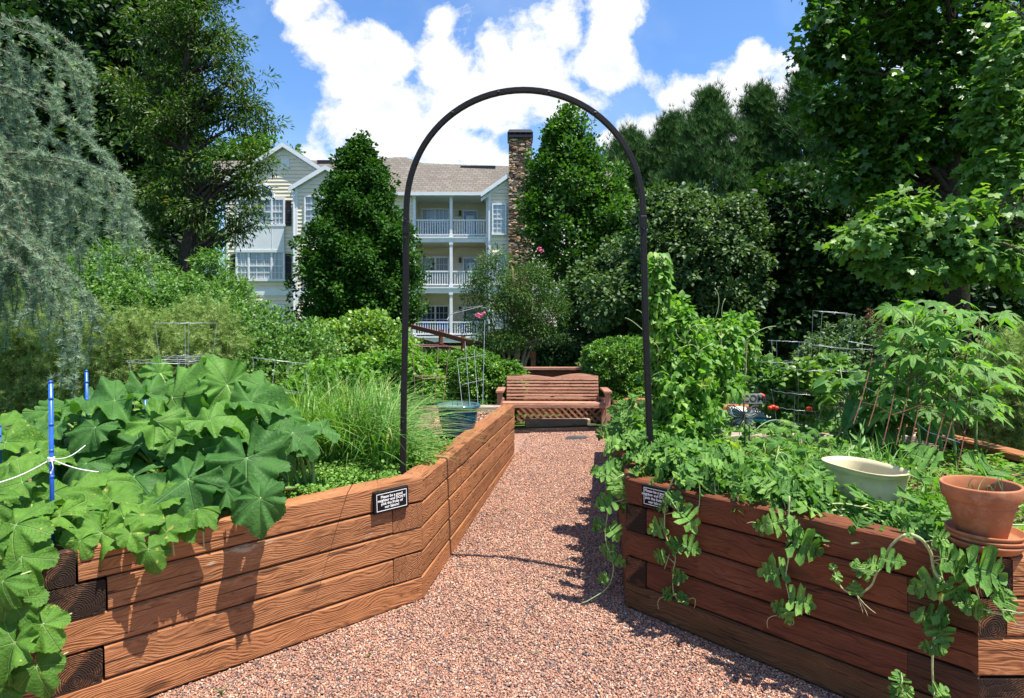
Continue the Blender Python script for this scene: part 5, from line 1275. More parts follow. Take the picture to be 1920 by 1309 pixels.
# watermelon: patch and hanging runners
def wallY(px,off=.05):
    p=on_line(R1,R0,px); return p.y-off*.66
def melon_leaf_at(L,g,p,size,out=None,r=None):
    N=facing(float(g.uniform(-50,30)),float(g.uniform(25,70))); leaf(L,T_MELON[int(g.integers(12))],p,float(g.uniform(-170,10)) if out is None else out,N,size,float(g.random()) if r is None else r)
def melon_patch():
    g=rs(71); t=thing('watermelon_patch','dense watermelon vines spilling along the front edge of the right bed','watermelon plant',(1.2,3.2,.64)); L=Leaves(); S=MB()
    n=1050
    for i in range(n):
        tt=float(g.random())**.9; a=R1.lerp(R0,tt); d=(.02 if (g.random()<.25 and .15<tt<.8) else .10)+float(g.random())**1.15*(.92-.42*tt); q=a+Vector((.755,.656))*0+Vector((.66,.75))*d+Vector((-.02,-.02))
        hump=.10+.13*(1-d)*(1-tt*.7); z=.66+float(g.random())*hump*(1.3-.6*tt)
        if (q-Vector((1.77,3.08))).length<.26: 
            if z>.70: z=.70
        N=facing(float(g.uniform(-110,100)),float(g.uniform(5,75))); sz=float(g.uniform(.045,.095))
        qx=CX+q.x*F/q.y
        if 1545<qx<1715 and q.y>2.5:
            z=min(z,.69)
            if g.random()<.7: continue
        if tt>.8: 
            if g.random()<.55: continue
        leaf(L,T_MELON[int(g.integers(12))],Vector((q.x,q.y,z)),float(g.uniform(0,360)),N,sz,float(g.random()))
        if i%3==0: S.tube(bez((q.x,q.y,.64),(q.x+.02,q.y-.02,z*.5+.34),(q.x,q.y,z),4),.0028,5)
    # over the path side
    for i in range(260):
        tt=float(g.random()); a=R1.lerp(R2,tt*.62); z=.60+.30*float(g.random()) ; x=a.x+float(g.uniform(-.05,.42)); 
        if x<a.x+.02: z-=float(g.random())*.14
        leaf(L,T_MELON[int(g.integers(12))],Vector((x,a.y+float(g.uniform(-.05,.05)),z)),float(g.uniform(0,360)),facing(float(g.uniform(-90,40)),float(g.uniform(10,60))),float(g.uniform(.06,.11)),float(g.random()))
    for px,py,Y in ((1700,935,2.65),(1560,930,2.8),(1620,940,2.72),(1722,900,2.8),(1760,870,2.9),(1728,870,3.),(1820,880,2.9),(1850,895,2.8),(1535,905,3.0)):
        leaf(L,T_MELON[int(g.integers(12))],at(px,py,Y),float(g.uniform(20,160)),facing(float(g.uniform(-30,30)),float(g.uniform(20,55))),.115,.6)
    rr=random.Random(8)
    for i in range(22):
        tt=rr.random(); a=R1.lerp(R0,tt); p=Vector((a.x+rr.uniform(.1,.5),a.y+rr.uniform(.1,.5),.66)); S.tube(bez(p,p+Vector((rr.uniform(-.2,.2),rr.uniform(-.2,.1),.1)),p+Vector((rr.uniform(-.4,.4),rr.uniform(-.3,.2),.03)),8),.0042,6)
    L.build('foliage',LM['melon'],t,True); S.build('vine',M['stem_pale'],t,True)
melon_patch()
def runner(pts, leaves, label, seed, r=.0042, tend=(), Yf=None, sz=.085, flow=()):
    g=rs(seed); Yf=Yf or wallY; sz*=.95
    P=[at(px,py,Yf(px)-.004*i) for i,(px,py) in enumerate(pts)]
    t=thing('watermelon_runner',label,'watermelon vine',P[0],0,'hanging watermelon runners')
    # smooth
    Q=[]
    for i in range(len(P)-1):
        a,b,c,d=P[max(i-1,0)],P[i],P[i+1],P[min(i+2,len(P)-1)]
        for k in range(4):
            s=k/4; Q.append(.5*((2*b)+(c-a)*s+(2*a-5*b+4*c-d)*s*s+(3*b-a-3*c+d)*s**3))
    Q.append(P[-1]); n=len(Q)
    S=MB(); S.tube(Q,[r*(1-.55*i/n) for i in range(n)],7); L=Leaves()
    for px,py,tip,s in leaves:
        p=at(px,py,Yf(px)-.03); q=min(Q,key=lambda v:(v-p).length)
        a=math.radians(tip); b=p-Vector((math.cos(a),0,math.sin(a)))*s*sz*.5
        leaf(L,T_MELON[int(g.integers(12))],b,tip,facing(float(g.uniform(-40,10)),float(g.uniform(45,78))),s*sz,float(g.uniform(.3,.95)))
        S.tube(bez(q,q.lerp(b,.5)+Vector((0,-.012,.012)),b,4),.0022,5)
    L.build('foliage',LM['melon'],t,True); S.build('vine',M['stem_pale'],t,True)
    T=MB()
    for a,b,c in tend: T.tube(bez(at(*a,Yf(a[0])),at(*b,Yf(b[0])-.02),at(*c,Yf(c[0])-.01),8),.0014,4)
    if tend: T.build('tendril',M['tendril'],t,True)
    for px,py in flow:
        p=at(px,py,Yf(px)-.035); fm=MB()
        for k in range(5):
            a=2*PI*k/5; w=.011; fm.add([p,p+Vector((w*.5*math.cos(a-.5),-.004,w*.5*math.sin(a-.5))),p+Vector((w*math.cos(a),-.007,w*math.sin(a))),p+Vector((w*.5*math.cos(a+.5),-.004,w*.5*math.sin(a+.5)))],[(0,1,2,3)])
        fm.build('flower',M['yellow'],t)
runner([(1266,890),(1250,930),(1247,1000),(1266,1040),(1262,1075),(1264,1115),(1285,1128)],
       [(1238,940,160,1.1),(1265,935,60,1.),(1290,978,-60,1.25),(1232,992,200,1.),(1268,1022,30,.9),(1293,1028,-30,1.),(1236,1045,190,.8),(1276,1080,0,.8),(1252,1112,150,.7),(1282,1120,70,.7),(1285,955,20,.9)],
       'melon runner hanging over the right plaque',81,flow=((1284,946),),tend=(((1250,1118),(1228,1120),(1235,1142)),((1285,1128),(1310,1110),(1302,1140)),((1255,1040),(1248,1060),(1246,1067))))
runner([(1480,930),(1478,998),(1480,1035),(1473,1086),(1480,1123),(1474,1160)],
       [(1452,978,190,1.1),(1430,985,170,.8),(1495,990,-20,1.),(1508,1025,-25,1.45),(1498,1015,60,.9),(1450,1072,185,1.25),(1500,1128,-20,1.15),(1464,1140,160,.8),(1476,1152,-80,.7)],
       'straight melon runner hanging in the middle of the right bed wall',82,tend=(((1470,1155),(1430,1150),(1440,1178)),((1474,1160),(1495,1160),(1486,1172)),((1430,985),(1410,975),(1400,982))))
runner([(1698,1002),(1672,1022),(1645,1072),(1632,1100),(1606,1114),(1578,1102),(1563,1068)],
       [(1668,1052,-20,.85),(1640,1055,150,.0001+.6),(1620,1068,140,.85),(1610,1058,70,.5),(1604,1104,90,.6),(1570,1082,60,.5),(1562,1062,80,.35)],
       'melon runner curling up into a hook',83,tend=(((1606,1114),(1620,1135),(1642,1150)),((1606,1114),(1622,1140),(1627,1155)),((1606,1114),(1615,1135),(1618,1150))),r=.0052)
runner([(1708,1002),(1728,1012),(1745,1036),(1752,1070),(1775,1100),(1808,1125),(1840,1140),(1880,1152),(1935,1148)],
       [(1768,1022,40,.8),(1785,1050,-10,1.),(1800,1062,-30,1.2),(1842,1075,-25,1.5),(1815,1065,60,.9),(1740,1090,185,1.35),(1782,1112,-60,1.),(1812,1125,20,.9),(1830,1140,-10,.8),(1900,1135,20,1.1),(1885,1120,60,.8),(1760,1008,160,.6)],
       'longest melon runner sweeping right beneath the clay pot',84,r=.0066,flow=((1766,1113),(1758,1120),(1800,1122)),tend=(((1825,1140),(1830,1165),(1840,1165)),((1890,1152),(1905,1165),(1908,1175))),Yf=lambda px: min(wallY(px),2.2) if px>1700 else wallY(px))
runner([(1762,1112),(1764,1135),(1752,1190),(1748,1250),(1752,1312)],
       [(1745,1155,150,.9),(1770,1160,-40,.9),(1760,1185,-70,1.),(1740,1215,170,.55),(1758,1218,-10,.6),(1765,1300,20,.7)],
       'pale melon runner hanging straight to the ground below the clay pot',85,r=.006)
runner([(1698,1325),(1690,1285),(1690,1262)],[(1688,1275,95,.6),(1700,1295,40,.5),(1682,1300,130,.5)],'small melon shoot rising at the foot of the right bed wall',86,Yf=lambda px: wallY(px)-.15)
runner([(1170,890),(1150,905),(1140,960),(1135,1010),(1150,1060),(1140,1100),(1105,1125),(1092,1130)],
       [(1128,890,170,1.),(1115,880,150,.8),(1152,915,-80,1.),(1180,930,-95,.8),(1135,945,200,1.2),(1120,985,220,.9),(1150,1000,-60,1.),(1140,1035,180,.9),(1160,1050,-30,.8),(1130,1085,200,.7),(1178,945,-90,.7)],
       'melon runner trailing down over the path side corner of the right bed',87,Yf=lambda px: 3.36)
# far path side: lighter tips that hang towards the path
runner([(1185,760),(1160,780),(1140,775),(1128,800),(1130,815)],[(1150,770,150,1.),(1135,800,200,.8),(1165,795,-60,1.1),(1125,815,-110,.7),(1160,760,90,.8)],'far melon runner poking out in front of the bench leg',88,Yf=lambda px: 5.2,sz=.11)
# squash-like leaves, weeds and straw inside the right bed
carpet('low_weeds','low weeds and seedlings in the middle of the right bed',3800,lambda g,n: lump(g,quadf([(1.5,2.6),(3.2,2.4),(3.2,4.5),(1.1,4.5)],.64)(g,n),3,.1),LM['weed'],T_NARROW,.06,91,hh=.08)
carpet('low_weeds','leafy low plants behind the cross timber of the right bed',8000,lambda g,n: lump(g,quadf([(1.25,4.75),(3.2,4.75),(3.2,6.9),(1.3,6.9)],.64)(g,n),2.5,.06),LM['spirea'],T_OVATE,.045,92,hh=.06)
carpet('straw_litter','dry straw and dead stems lying on the soil of the right bed',4200,quadf([(1.3,2.5),(3.2,2.4),(3.2,4.5),(1.0,4.5)],.648),LM['brownleaf'],T_NARROW,.05,93,'straw',hh=.015)
for i,(a,b,y0,y1,h,n,lab) in enumerate(((1590,1700,3.3,3.7,.30,110,'sparse arching grass growing behind the cream planter'),(1700,1800,3.0,3.4,.2,70,'small grass tuft right of the cream planter'),(1490,1600,3.5,4.2,.22,160,'thin weedy grass left of the cream planter'))):
    t=thing('grass_tuft',lab,'grass tuft',(at((a+b)/2,800,(y0+y1)/2).x,(y0+y1)/2,.64),0,'grass tufts in the right bed'); blades(t,n,regionf(a,b,y0,y1,.64),h,.011,.9,LM['grass'],95+i)
def mid_vine():
    g=rs(98); t=thing('cucumber_vine','low cucumber vine with small round leaves creeping between the cream planter and the wire cages','cucumber vine',(1.7,4.0,.64)); L=Leaves(); S=MB()
    for i in range(330):
        Y=float(g.uniform(3.3,4.9)); px=float(g.uniform(1330 if Y>3.8 else 1400,1640)); z=.66+float(g.random())**1.5*.17; p=at(px,800,Y); p.z=z
        leaf(L,T_CUKE[i%8],p,float(g.uniform(0,360)),facing(float(g.uniform(-80,80)),float(g.uniform(5,60))),float(g.uniform(.03,.06)),float(g.random()))
        if i%3==0: S.tube([(p.x+.03,Y+.02,.63),(p.x+.01,Y,z*.6+.26),tuple(p)],.0025,4)
        if i%22==0: S.tube(bez(p,p+Vector((float(g.uniform(-.2,.2)),.05,.12)),p+Vector((float(g.uniform(-.4,.4)),float(g.uniform(-.2,.2)),-.02)),7),.003,5)
    L.build('foliage',LM['melon'],t,True); S.build('vine',M['stem_pale'],t,True)
mid_vine()
def corn_shoot():
    t=thing('young_shoot','single upright green shoot in front of the eggplant leaves','seedling',tuple(at(1618,850,3.4))); L=Leaves(); S=MB()
    S.tube([at(1615,870,3.4),at(1612,820,3.4),at(1622,785,3.4)],.003,5); S.build('stem',M['stem'],t)
    for tip,px,py in ((60,1615,835),(120,1613,830),(85,1618,815),(20,1613,845),(160,1612,850)): leaf(L,T_NARROW,at(px,py,3.4),tip,facing(0,60),.075,.5)
    L.build('foliage',LM['grass'],t)
corn_shoot()
def bigleaf(name,label,cat,cells,n,tpls,size,m,seed,base,up=.5,st='stem'):
    g=rs(seed); t=thing(name,label,cat,base); L=Leaves(); S=MB(); c,u=in_ells(g,cells,n,.35); B=Vector(base)
    for i in range(len(c)):
        p=Vector(c[i]); o=norm(u[i]+np.array((0,-.3,up))); D=np.array((u[i][0],u[i][1]-.2,-.2))
        L.put(tpls[i%len(tpls)],np.array(p)[None],D[None]+g.normal(size=(1,3))*.25,(o+g.normal(size=3)*.25)[None],size*float(g.uniform(.65,1.25)),float(g.random()))
        q=B+Vector((float(g.uniform(-.25,.25)),float(g.uniform(-.2,.2)),0)); S.tube(bez(q,q.lerp(p,.6)+Vector((0,0,.1)),p,5),[.008,.007,.006,.005,.004,.003],5)
    L.build('foliage',m,t,True); S.build('stem',M[st],t,True); return t
bigleaf('eggplant','broad leaved dark eggplant behind the wire cages','vegetable plant',[E(1630,745,66,60,4.45,.3),E(1600,720,45,35,4.6,.2),E(1680,790,60,50,4.3,.2)],95,[T_OVATE],.17,LM['squash'],101,(2.55,4.45,.64))
# okra
def okra(k,px,py,Y,h,label):
    g=rs(110+k); b=at(px,py,Y); b.z=.64; t=thing('okra_plant',label,'okra plant',b,0,'okra plants behind the rusty mesh'); L=Leaves(); S=MB()
    top=b+Vector((float(g.uniform(-.1,.1)),0,h)); st=bez(b,b.lerp(top,.5)+Vector((float(g.uniform(-.04,.04)),0,0)),top,10); S.tube(st,[.010-.0005*i for i in range(11)],6)
    for i in range(38):
        f=.30+.70*i/37 if i<32 else .98; q=st[min(int(f*10),10)]; a=i*2.4+k; ln=.20*(1.05-.5*f)+float(g.uniform(0,.09)); e=q+Vector((math.cos(a)*ln,math.sin(a)*ln,.08+.12*f-float(g.uniform(0,.1))))
        S.tube(bez(q,q.lerp(e,.5)+Vector((0,0,.05)),e,4),[.004,.0036,.003,.0026,.002],5)
        D=np.array((math.cos(a),math.sin(a),-.45)); N=np.array((math.cos(a)*.35,math.sin(a)*.35-.2,1.))+g.normal(size=3)*.2
        L.put(T_OKRA,np.array(e)[None],D[None],N[None],float(g.uniform(.085,.14)),float(g.random()))
    L.build('foliage',LM['okra'],t,True); S.build('stem',M['stem'],t,True)
for k,(px,py,Y,h,lab) in enumerate(((1690,850,4.15,.93,'okra plant leftmost of the five, next to the eggplant'),(1730,850,4.0,.98,'okra plant with bright leaves just right of the mesh centre, second from the left'),(1765,855,4.2,1.0,'tallest okra plant, in the middle of the five'),(1795,860,4.0,.96,'okra plant fourth from the left, behind the rightmost rusty rod'),(1830,850,4.25,.92,'okra plant rightmost of the five, drooping towards the grey rosemary'))):
    okra(k,px,py,Y,h,lab)
bushy('flowering_shrub','loose bush with small leaves and dry brown seed heads behind the wire cages','shrub',[E(1590,650,62,48,6.3,.35),E(1540,680,50,45,6.2,.3),E(1650,670,40,50,6.4,.3)],300,.07,40,T_OVATE,.034,LM['oak'],121,base=(3.3,6.3,.64),stem_m='bark_pale',flat=1.)
def seedheads():
    g=rs(122); L=Leaves(); c,u=in_ells(g,[E(1630,600,5,30,6.2,.03),E(1650,610,5,26,6.2,.03),E(1622,628,6,22,6.2,.03)],60,.0); clump_leaves(L,g,c,u,.02,12,T_NARROW,.03,up=0,flat=1.)
    t=thing('dry_seedheads','rusty brown dried flower spikes rising above the bush','dried flowers',(3.6,6.2,.7)); L.build('seeds',LM['brownleaf'],t)
    S=MB()
    for px in (1622,1630,1650): S.tube([at(px-6,720,6.2),at(px,600,6.2)],.004,5)
    S.build('stem',M['dry'],t)
seedheads()
def tomato_plant(k,px,py,rx,ry,Y,lab,fr):
    t=bushy('tomato_plant',lab,'tomato plant',[E(px,py,rx,ry,Y,.25)],70,.06,26,T_OVATE,.05,LM['privet'] if k%2 else LM['spirea'],130+k,base=(at(px,0,Y).x,Y,.64),stem_m='stem',flat=1.,stems=6,sr=.006,group='sparse tomato plants in the wire cages')
    for px,py in fr:
        m=MB(); p=at(px,py,Y-.3); r=.022; m.lathe([(.001,-r*.9),(r*.6,-r*.75),(r,-.1*r),(r*.85,r*.55),(r*.3,r*.72),(.001,r*.6)],14); m.v=[(x+p.x,y+p.y,z+p.z) for x,y,z in m.v]; m.build('tomato',M['tomato'],t,True)
tomato_plant(0,1440,725,36,48,5.2,'sparse tomato plant with red fruit by the welcome sign',[(1430,743),(1449,763),(1444,765),(1455,765),(1427,741)])
tomato_plant(1,1510,730,36,50,5.0,'sparse tomato plant with one red fruit in the middle cages',[(1517,767)])
tomato_plant(2,1560,700,26,34,5.4,'yellowish tomato plant inside the cage beside the rusty mesh',[])
# ------------------------------------------------------------ shrubs around the beds
def sprig_bush(name,label,cat,ells,n,ln,per,tpl,size,m,seed,base,stem_m='bark',arch=.35,shell=.45,spread=.5,side=.0,group=None):
    g=rs(seed); c,u=in_ells(g,ells,n,shell); b=Vector(base); t=thing(name,label,cat,b,0,group); L=Leaves(); S=MB(); rr=random.Random(seed)
    d=norm(u*.55+np.array((0,-.1,.75))+g.normal(size=(n,3))*spread); l=ln*(.55+.8*g.random(n)); cl=g.random(n)
    tt=(np.arange(per)+.5)/per
    P=c[:,None,:]+d[:,None,:]*(l[:,None]*(tt[None]-.25))[:,:,None]; P[:,:,2]-=(arch*l[:,None]*tt[None]**2*1.1)
    P=P.reshape(-1,3)+g.normal(size=(n*per,3))*size*.18; k=np.repeat(np.arange(n),per)
    D=norm(d[k]*.8+g.normal(size=(n*per,3))*.6+np.array((0,0,.15))); N=norm(g.normal(size=(n*per,3))*.6+np.array((0,-.1,.9)))
    L.put(tpl,P,D,N,size*(.65+.6*g.random(n*per)),np.clip(.55*cl[k]+.3*np.tile(tt,n)+.15*g.random(n*per),0,1)); L.build('foliage',m,t)
    for i in range(0,n,max(1,n//260)):
        a=Vector(c[i]-d[i]*l[i]*.3); e=Vector(c[i]+d[i]*l[i]*.6); e.z-=arch*l[i]*.6; S.tube(bez(a,a.lerp(e,.5)+Vector((0,0,.12*l[i])),e,4),[.004,.0035,.003,.002,.001],4)
    for i in range(22):
        e=Vector(c[rr.randrange(n)]); S.tube(bez(b+Vector((rr.uniform(-.5,.5),rr.uniform(-.2,.2),0)),b.lerp(e,.5)+Vector((0,0,.1)),e,6),[.02-.0025*j for j in range(7)],5)
    S.build('stems',M[stem_m],t); return t
def needle_bush(name,label,ells,n,per,rad,size,m,seed,tpl=T_CEDAR,base=None):
    return bushy(name,label,'shrub',ells,n,rad,per,tpl,size,m,seed,base=base,stems=26,stem_m='bark',shell=.45,flat=1.,up=.3,sr=.02)
sprig_bush('rosemary_bush','big grey green rosemary mass behind the squash at the left edge','shrub',[E(60,690,110,105,7.2,.6),E(190,690,110,105,7.0,.6),E(310,680,85,90,7.3,.6),E(380,655,70,80,7.8,.6),E(20,620,70,80,7.6,.5),E(120,640,80,60,7.5,.5)],3600,.30,11,T_CEDAR,.05,LM['rosemary'],140,(-5,7.4,.05),spread=.55,arch=.1)
sprig_bush('rosemary_bush','grey green rosemary at the far right edge beside the okra','shrub',[E(1890,760,62,115,5.1,.4),E(1930,700,50,80,5.3,.4),E(1850,800,40,70,5.2,.3)],1500,.22,11,T_CEDAR,.038,LM['rosemary'],141,(4.3,5.2,.05),spread=.55,arch=.1)
sprig_bush('spirea_shrub','wide shrub of fine fresh green leaves beyond the squash bed','shrub',[E(300,610,150,85,9.6,.9),E(430,640,130,78,9.2,.9),E(540,665,95,60,8.8,.8),E(230,560,80,55,10.,.8),E(140,560,110,80,10.,.8),E(480,700,110,60,8.4,.8),E(350,560,60,40,10.,.6)],5600,.42,15,T_OVATE,.044,LM['spirea'],150,(-4.6,9.4,.1),spread=.45,arch=.45)
bushy('privet_shrub','rounded yellow green privet between the squash bed and the cone shaped tree','shrub',[E(685,655,85,72,11.,.9),E(620,660,60,58,11.2,.8),E(740,680,50,58,11.,.8),E(570,680,45,45,11.,.7)],620,.16,44,T_OVATE,.07,LM['privet'],151,base=(-2.7,11.,.15),stems=24,sr=.02)
bushy('hollow_shrub','loose sunlit bush below the cherry tree at its trunk','shrub',[E(350,555,60,45,12.,.9),E(420,560,45,45,12.,.8),E(240,500,70,45,12.5,.9),E(400,500,26,30,12.,.5)],380,.18,40,T_NARROW,.10,LM['spirea'],152,base=(-6,12,.2),stems=20)
bushy('boxwood_hedge','bright clipped boxwood left of the garden bench','hedge',[E(880,712,88,55,9.6,.7),E(950,715,36,38,9.4,.45),E(830,700,55,40,9.8,.6),E(900,760,80,45,9.5,.6)],1000,.075,70,T_OVATE,.034,LM['hedge'],153,base=(-.6,9.5,.1),stems=20,shell=.62,group='clipped boxwoods beside the bench',up=.8)
bushy('boxwood_hedge','bright clipped boxwood right of the garden bench behind the arch post','hedge',[E(1168,686,72,56,9.6,.7),E(1120,675,26,30,9.5,.4),E(1230,690,60,60,9.8,.7),E(1180,740,55,50,9.4,.6)],900,.075,70,T_OVATE,.034,LM['hedge'],154,base=(1.8,9.5,.1),stems=20,shell=.62,group='clipped boxwoods beside the bench',up=.8)
# ------------------------------------------------------------ trees
def tree(name,label,cat,base,trunk,tr,clumps,rad,per,tpl,size,lm,bark,seed,limbs=26,group=None,up=.6,flat=.8,hang=.15,out=None,lr=.35,pull=.25,split_z=None):
    """trunk: list of points; clumps: (centres, outward dirs) arrays"""
    c,u=clumps; g=rs(seed); rr=random.Random(seed); t=thing(name,label,cat,base,0,group); T=MB()
    n=len(trunk); rads=[tr*(1-.75*i/(n-1)) for i in range(n)]; rads[0]*=1.35
    tp=[Vector(p) for p in trunk]; T.tube(tp,rads,10); T.build('trunk',M[bark],t,True)
    Lm=MB(); L=Leaves()
    def tat(z):
        for i in range(n-1):
            if tp[i].z<=z<=tp[i+1].z: f=(z-tp[i].z)/(tp[i+1].z-tp[i].z+1e-6); return tp[i].lerp(tp[i+1],f), rads[i]*(1-f)+rads[i+1]*f
        return (tp[-1],rads[-1]) if z>tp[-1].z else (tp[0],rads[0])
    for i in range(limbs):
        e=Vector(c[rr.randrange(len(c))]); h=math.hypot(e.x-tp[0].x,e.y-tp[0].y); z=e.z-h*rr.uniform(.35,.8); z=max(z,tp[1].z if n>2 else tp[0].z+.5)
        q,r=tat(z); r=min(r*.55,lr*tr); mid=q.lerp(e,.5)+Vector((0,0,h*.12)); pts=bez(q,mid,e,8)
        for k in range(1,8): pts[k]+=Vector((rr.uniform(-1,1),rr.uniform(-1,1),rr.uniform(-1,1)))*h*.02
        Lm.tube(pts,[r*(1-.85*k/8) for k in range(9)],6)
        for k in range(3):
            a=pts[rr.randrange(3,7)]; e2=a+Vector((rr.uniform(-1,1),rr.uniform(-1,1),rr.uniform(-.1,.9)))*h*.3; Lm.tube([a,a.lerp(e2,.5)+Vector((0,0,.03*h)),e2],[r*.35,r*.2,r*.08],5)
    Lm.build('limbs',M[bark],t,True)
    clump_leaves(L,g,c,u,rad*(.65+.7*g.random(len(c))),per,tpl,size,up=up,flat=flat,hang=hang); L.build('crown',lm,t)
    return t
def profile(g,base,axis_top,n,rf,z0,z1,shell=.65,lump=.18,yd=1.):
    """crown as a body of revolution round the line base->axis_top; rf(t) radius, t=0 bottom .. 1 top"""
    t=g.random(n*3); R=np.array([rf(x) for x in t]); keep=g.random(n*3)<R/R.max(); t=t[keep][:n]; R=R[keep][:n]; n=len(t)
    a=g.random(n)*2*PI; rr=(shell+(1-shell)*g.random(n))*R*(1+lump*np.sin(a*5+t*23)*.6+lump*(g.random(n)-.5))
    ax=np.array(base)[None]+(np.array(axis_top)-np.array(base))[None]*((z0+(z1-z0)*t-base[2])/(axis_top[2]-base[2]))[:,None]
    off=np.stack([np.cos(a)*rr,np.sin(a)*rr*yd,0*a],-1); c=ax+off
    return c, norm(np.stack([np.cos(a),np.sin(a),.25+0*a],-1))
def G(px,Y): x=(px-CX)*Y/F; return (x,Y,float(gz(x,Y)))
s24=24/F
# cone shaped hornbeam in front of the building
b=G(672,24); top=tuple(at(676,262,24)); g=rs(200)
def rf(t):
    px=[(0,60),(.06,96),(.18,106),(.35,100),(.5,86),(.62,72),(.75,56),(.86,38),(.94,22),(1,6)]
    for (a,x),(c_,y) in zip(px[:-1],px[1:]):
        if a<=t<=c_: return (x+(y-x)*(t-a)/(c_-a))*s24
    return .1
cl=profile(g,b,top,1500,rf,at(0,618,24).z,at(0,262,24).z,.3,.34)
tree('cone_tree','dense dark green cone shaped tree in front of the apartment building','tree',b,[b,(b[0],24,1.2),(b[0]+.05,24,4.5),(top[0],24,top[2]-.6)],.16,cl,.30,62,T_OVATE,.115,LM['hornbeam'],'bark',201,30,up=.5,flat=1.25,hang=-.1)
# tree right of the chimney
Y=21.; s=Y/F; g=rs(210); b=G(1058,Y); e=lambda a,c_,d,f,dep=None: E(a,c_,d,f,Y,dep)
cl=in_ells(g,[e(1075,255,38,60),e(1070,330,62,75),e(1010,330,30,70),e(1010,420,38,70),e(1090,400,90,85),e(1140,370,50,60),e(1060,500,85,70),e(1130,460,60,70),e(1105,300,30,45),e(1030,270,14,30),e(1150,430,36,60),e(1062,215,12,26),e(1045,270,16,40),e(1160,400,26,30),e(1000,380,22,40),e(1120,520,60,50)],520,.15)
tree('pear_tree','tall bright green pear tree beside the stone chimney','tree',b,[b,(b[0]-.1,Y,1.6),(b[0]+.1,Y,3.6),tuple(at(1072,300,Y)),tuple(at(1066,215,Y))],.2,cl,.33,76,T_WIDE,.11,LM['pear'],'bark_dark',211,60,flat=1.15,hang=-.2)
# crape myrtle
Y=15.5; g=rs(220); b=G(965,Y); cl=in_ells(g,[E(960,540,62,52,Y),E(930,570,52,46,Y),E(1000,570,50,60,Y),E(900,520,36,36,Y),E(980,610,56,40,Y),E(905,600,36,36,Y),E(1030,610,40,50,Y),E(925,490,30,26,Y),E(950,640,50,26,Y),E(885,545,24,24,Y),E(1040,560,30,30,Y),E(1010,520,30,30,Y)],330,.0)
t=tree('crape_myrtle','airy multi stemmed crape myrtle with a few pink blooms behind the bench','tree',b,[b,(b[0]+.05,Y,1.),tuple(at(968,560,Y)),tuple(at(960,500,Y))],.07,cl,.26,60,T_NARROW,.08,LM['myrtle'],'bark_pale',221,40,flat=.8,lr=.8)
S=MB()
for px,py in ((900,560),(930,520),(990,520),(1020,560),(1040,600)):
    S.tube(bez((b[0]+(px-965)*.002,Y,b[2]),at(lerp(965,px,.35),640,Y),at(px,py,Y),8),[.05-.005*k for k in range(9)],7)
S.build('limb',M['bark_pale'],t,True)
L=Leaves(); g2=rs(222); c,u=in_ells(g2,[E(903,588,5,4,Y-1.2),E(897,592,4,3,Y-1.2),E(1013,468,4,4,Y)],9,.1); clump_leaves(L,g2,c,u,.05,14,T_WIDE,.04); L.build('blossom',LM['pink'],t)
# dark evergreen understory behind the bench, both sides of the pear tree
Y=17.5; g=rs(230); b=G(1120,Y)
cl=in_ells(g,[E(1100,560,48,70,Y),E(1150,600,60,60,Y),E(1080,620,30,50,Y),E(1160,520,60,70,Y)],300,.3)
tree('holly_tree','dark leaved holly between the pear tree and the right arch post','tree',b,[b,(b[0],Y,1.2),tuple(at(1120,560,Y)),tuple(at(1125,500,Y))],.1,cl,.30,60,T_OVATE,.10,LM['oak'],'bark_dark',231,30)
Y=15.; g=rs(240); b=G(1300,Y)
cl=in_ells(g,[E(1300,480,100,95,Y,1.6),E(1250,420,60,55,Y,1.),E(1350,420,65,55,Y,1.),E(1230,550,75,80,Y,1.2),E(1330,580,100,70,Y,1.3),E(1150,560,50,60,Y,1.),E(1390,500,50,90,Y,1.),E(1210,480,50,60,Y,1.),E(1290,385,26,26,Y,.5),E(1375,400,24,26,Y,.5),E(1240,380,20,20,Y,.5),E(1405,450,26,30,Y,.5)],820,.2)
tree('laurel_tree','broad grey green evergreen beyond the climbing beans','tree',b,[b,(b[0],Y,1.3),tuple(at(1300,500,Y)),tuple(at(1300,420,Y))],.16,cl,.30,66,T_OVATE,.095,LM['oak'],'bark_dark',241,40)
# dark wood on the right
for k,(px,Y,ells,lab) in enumerate(((1470,16.,[(1450,500,90,110),(1480,400,90,80),(1440,600,90,60),(1530,480,80,110),(1500,590,100,60)],'shadowy broadleaf tree standing right of the grey green evergreen'),
                                   (1640,15.5,[(1620,470,110,110),(1680,420,110,120),(1600,580,110,70),(1700,560,120,80)],'shadowy broadleaf tree in the middle of the dark wood behind the okra'),
                                   (1860,15.,[(1830,420,110,140),(1930,480,90,140),(1820,570,110,80),(1930,300,90,140)],'shadowy broadleaf tree at the right end of the dark wood'))):
    g=rs(250+k); b=G(px,Y); cl=in_ells(g,[E(a,c_,d,f,Y,1.6) for a,c_,d,f in ells],620,.4)
    tree('shade_tree',lab,'tree',b,[b,(b[0],Y,1.5),tuple(at(px,480,Y)),tuple(at(px,380,Y))],.18,cl,.42,58,T_WIDE,.15,LM['dark'],'bark_dark',260+k,24,group='dark trees behind the right bed')
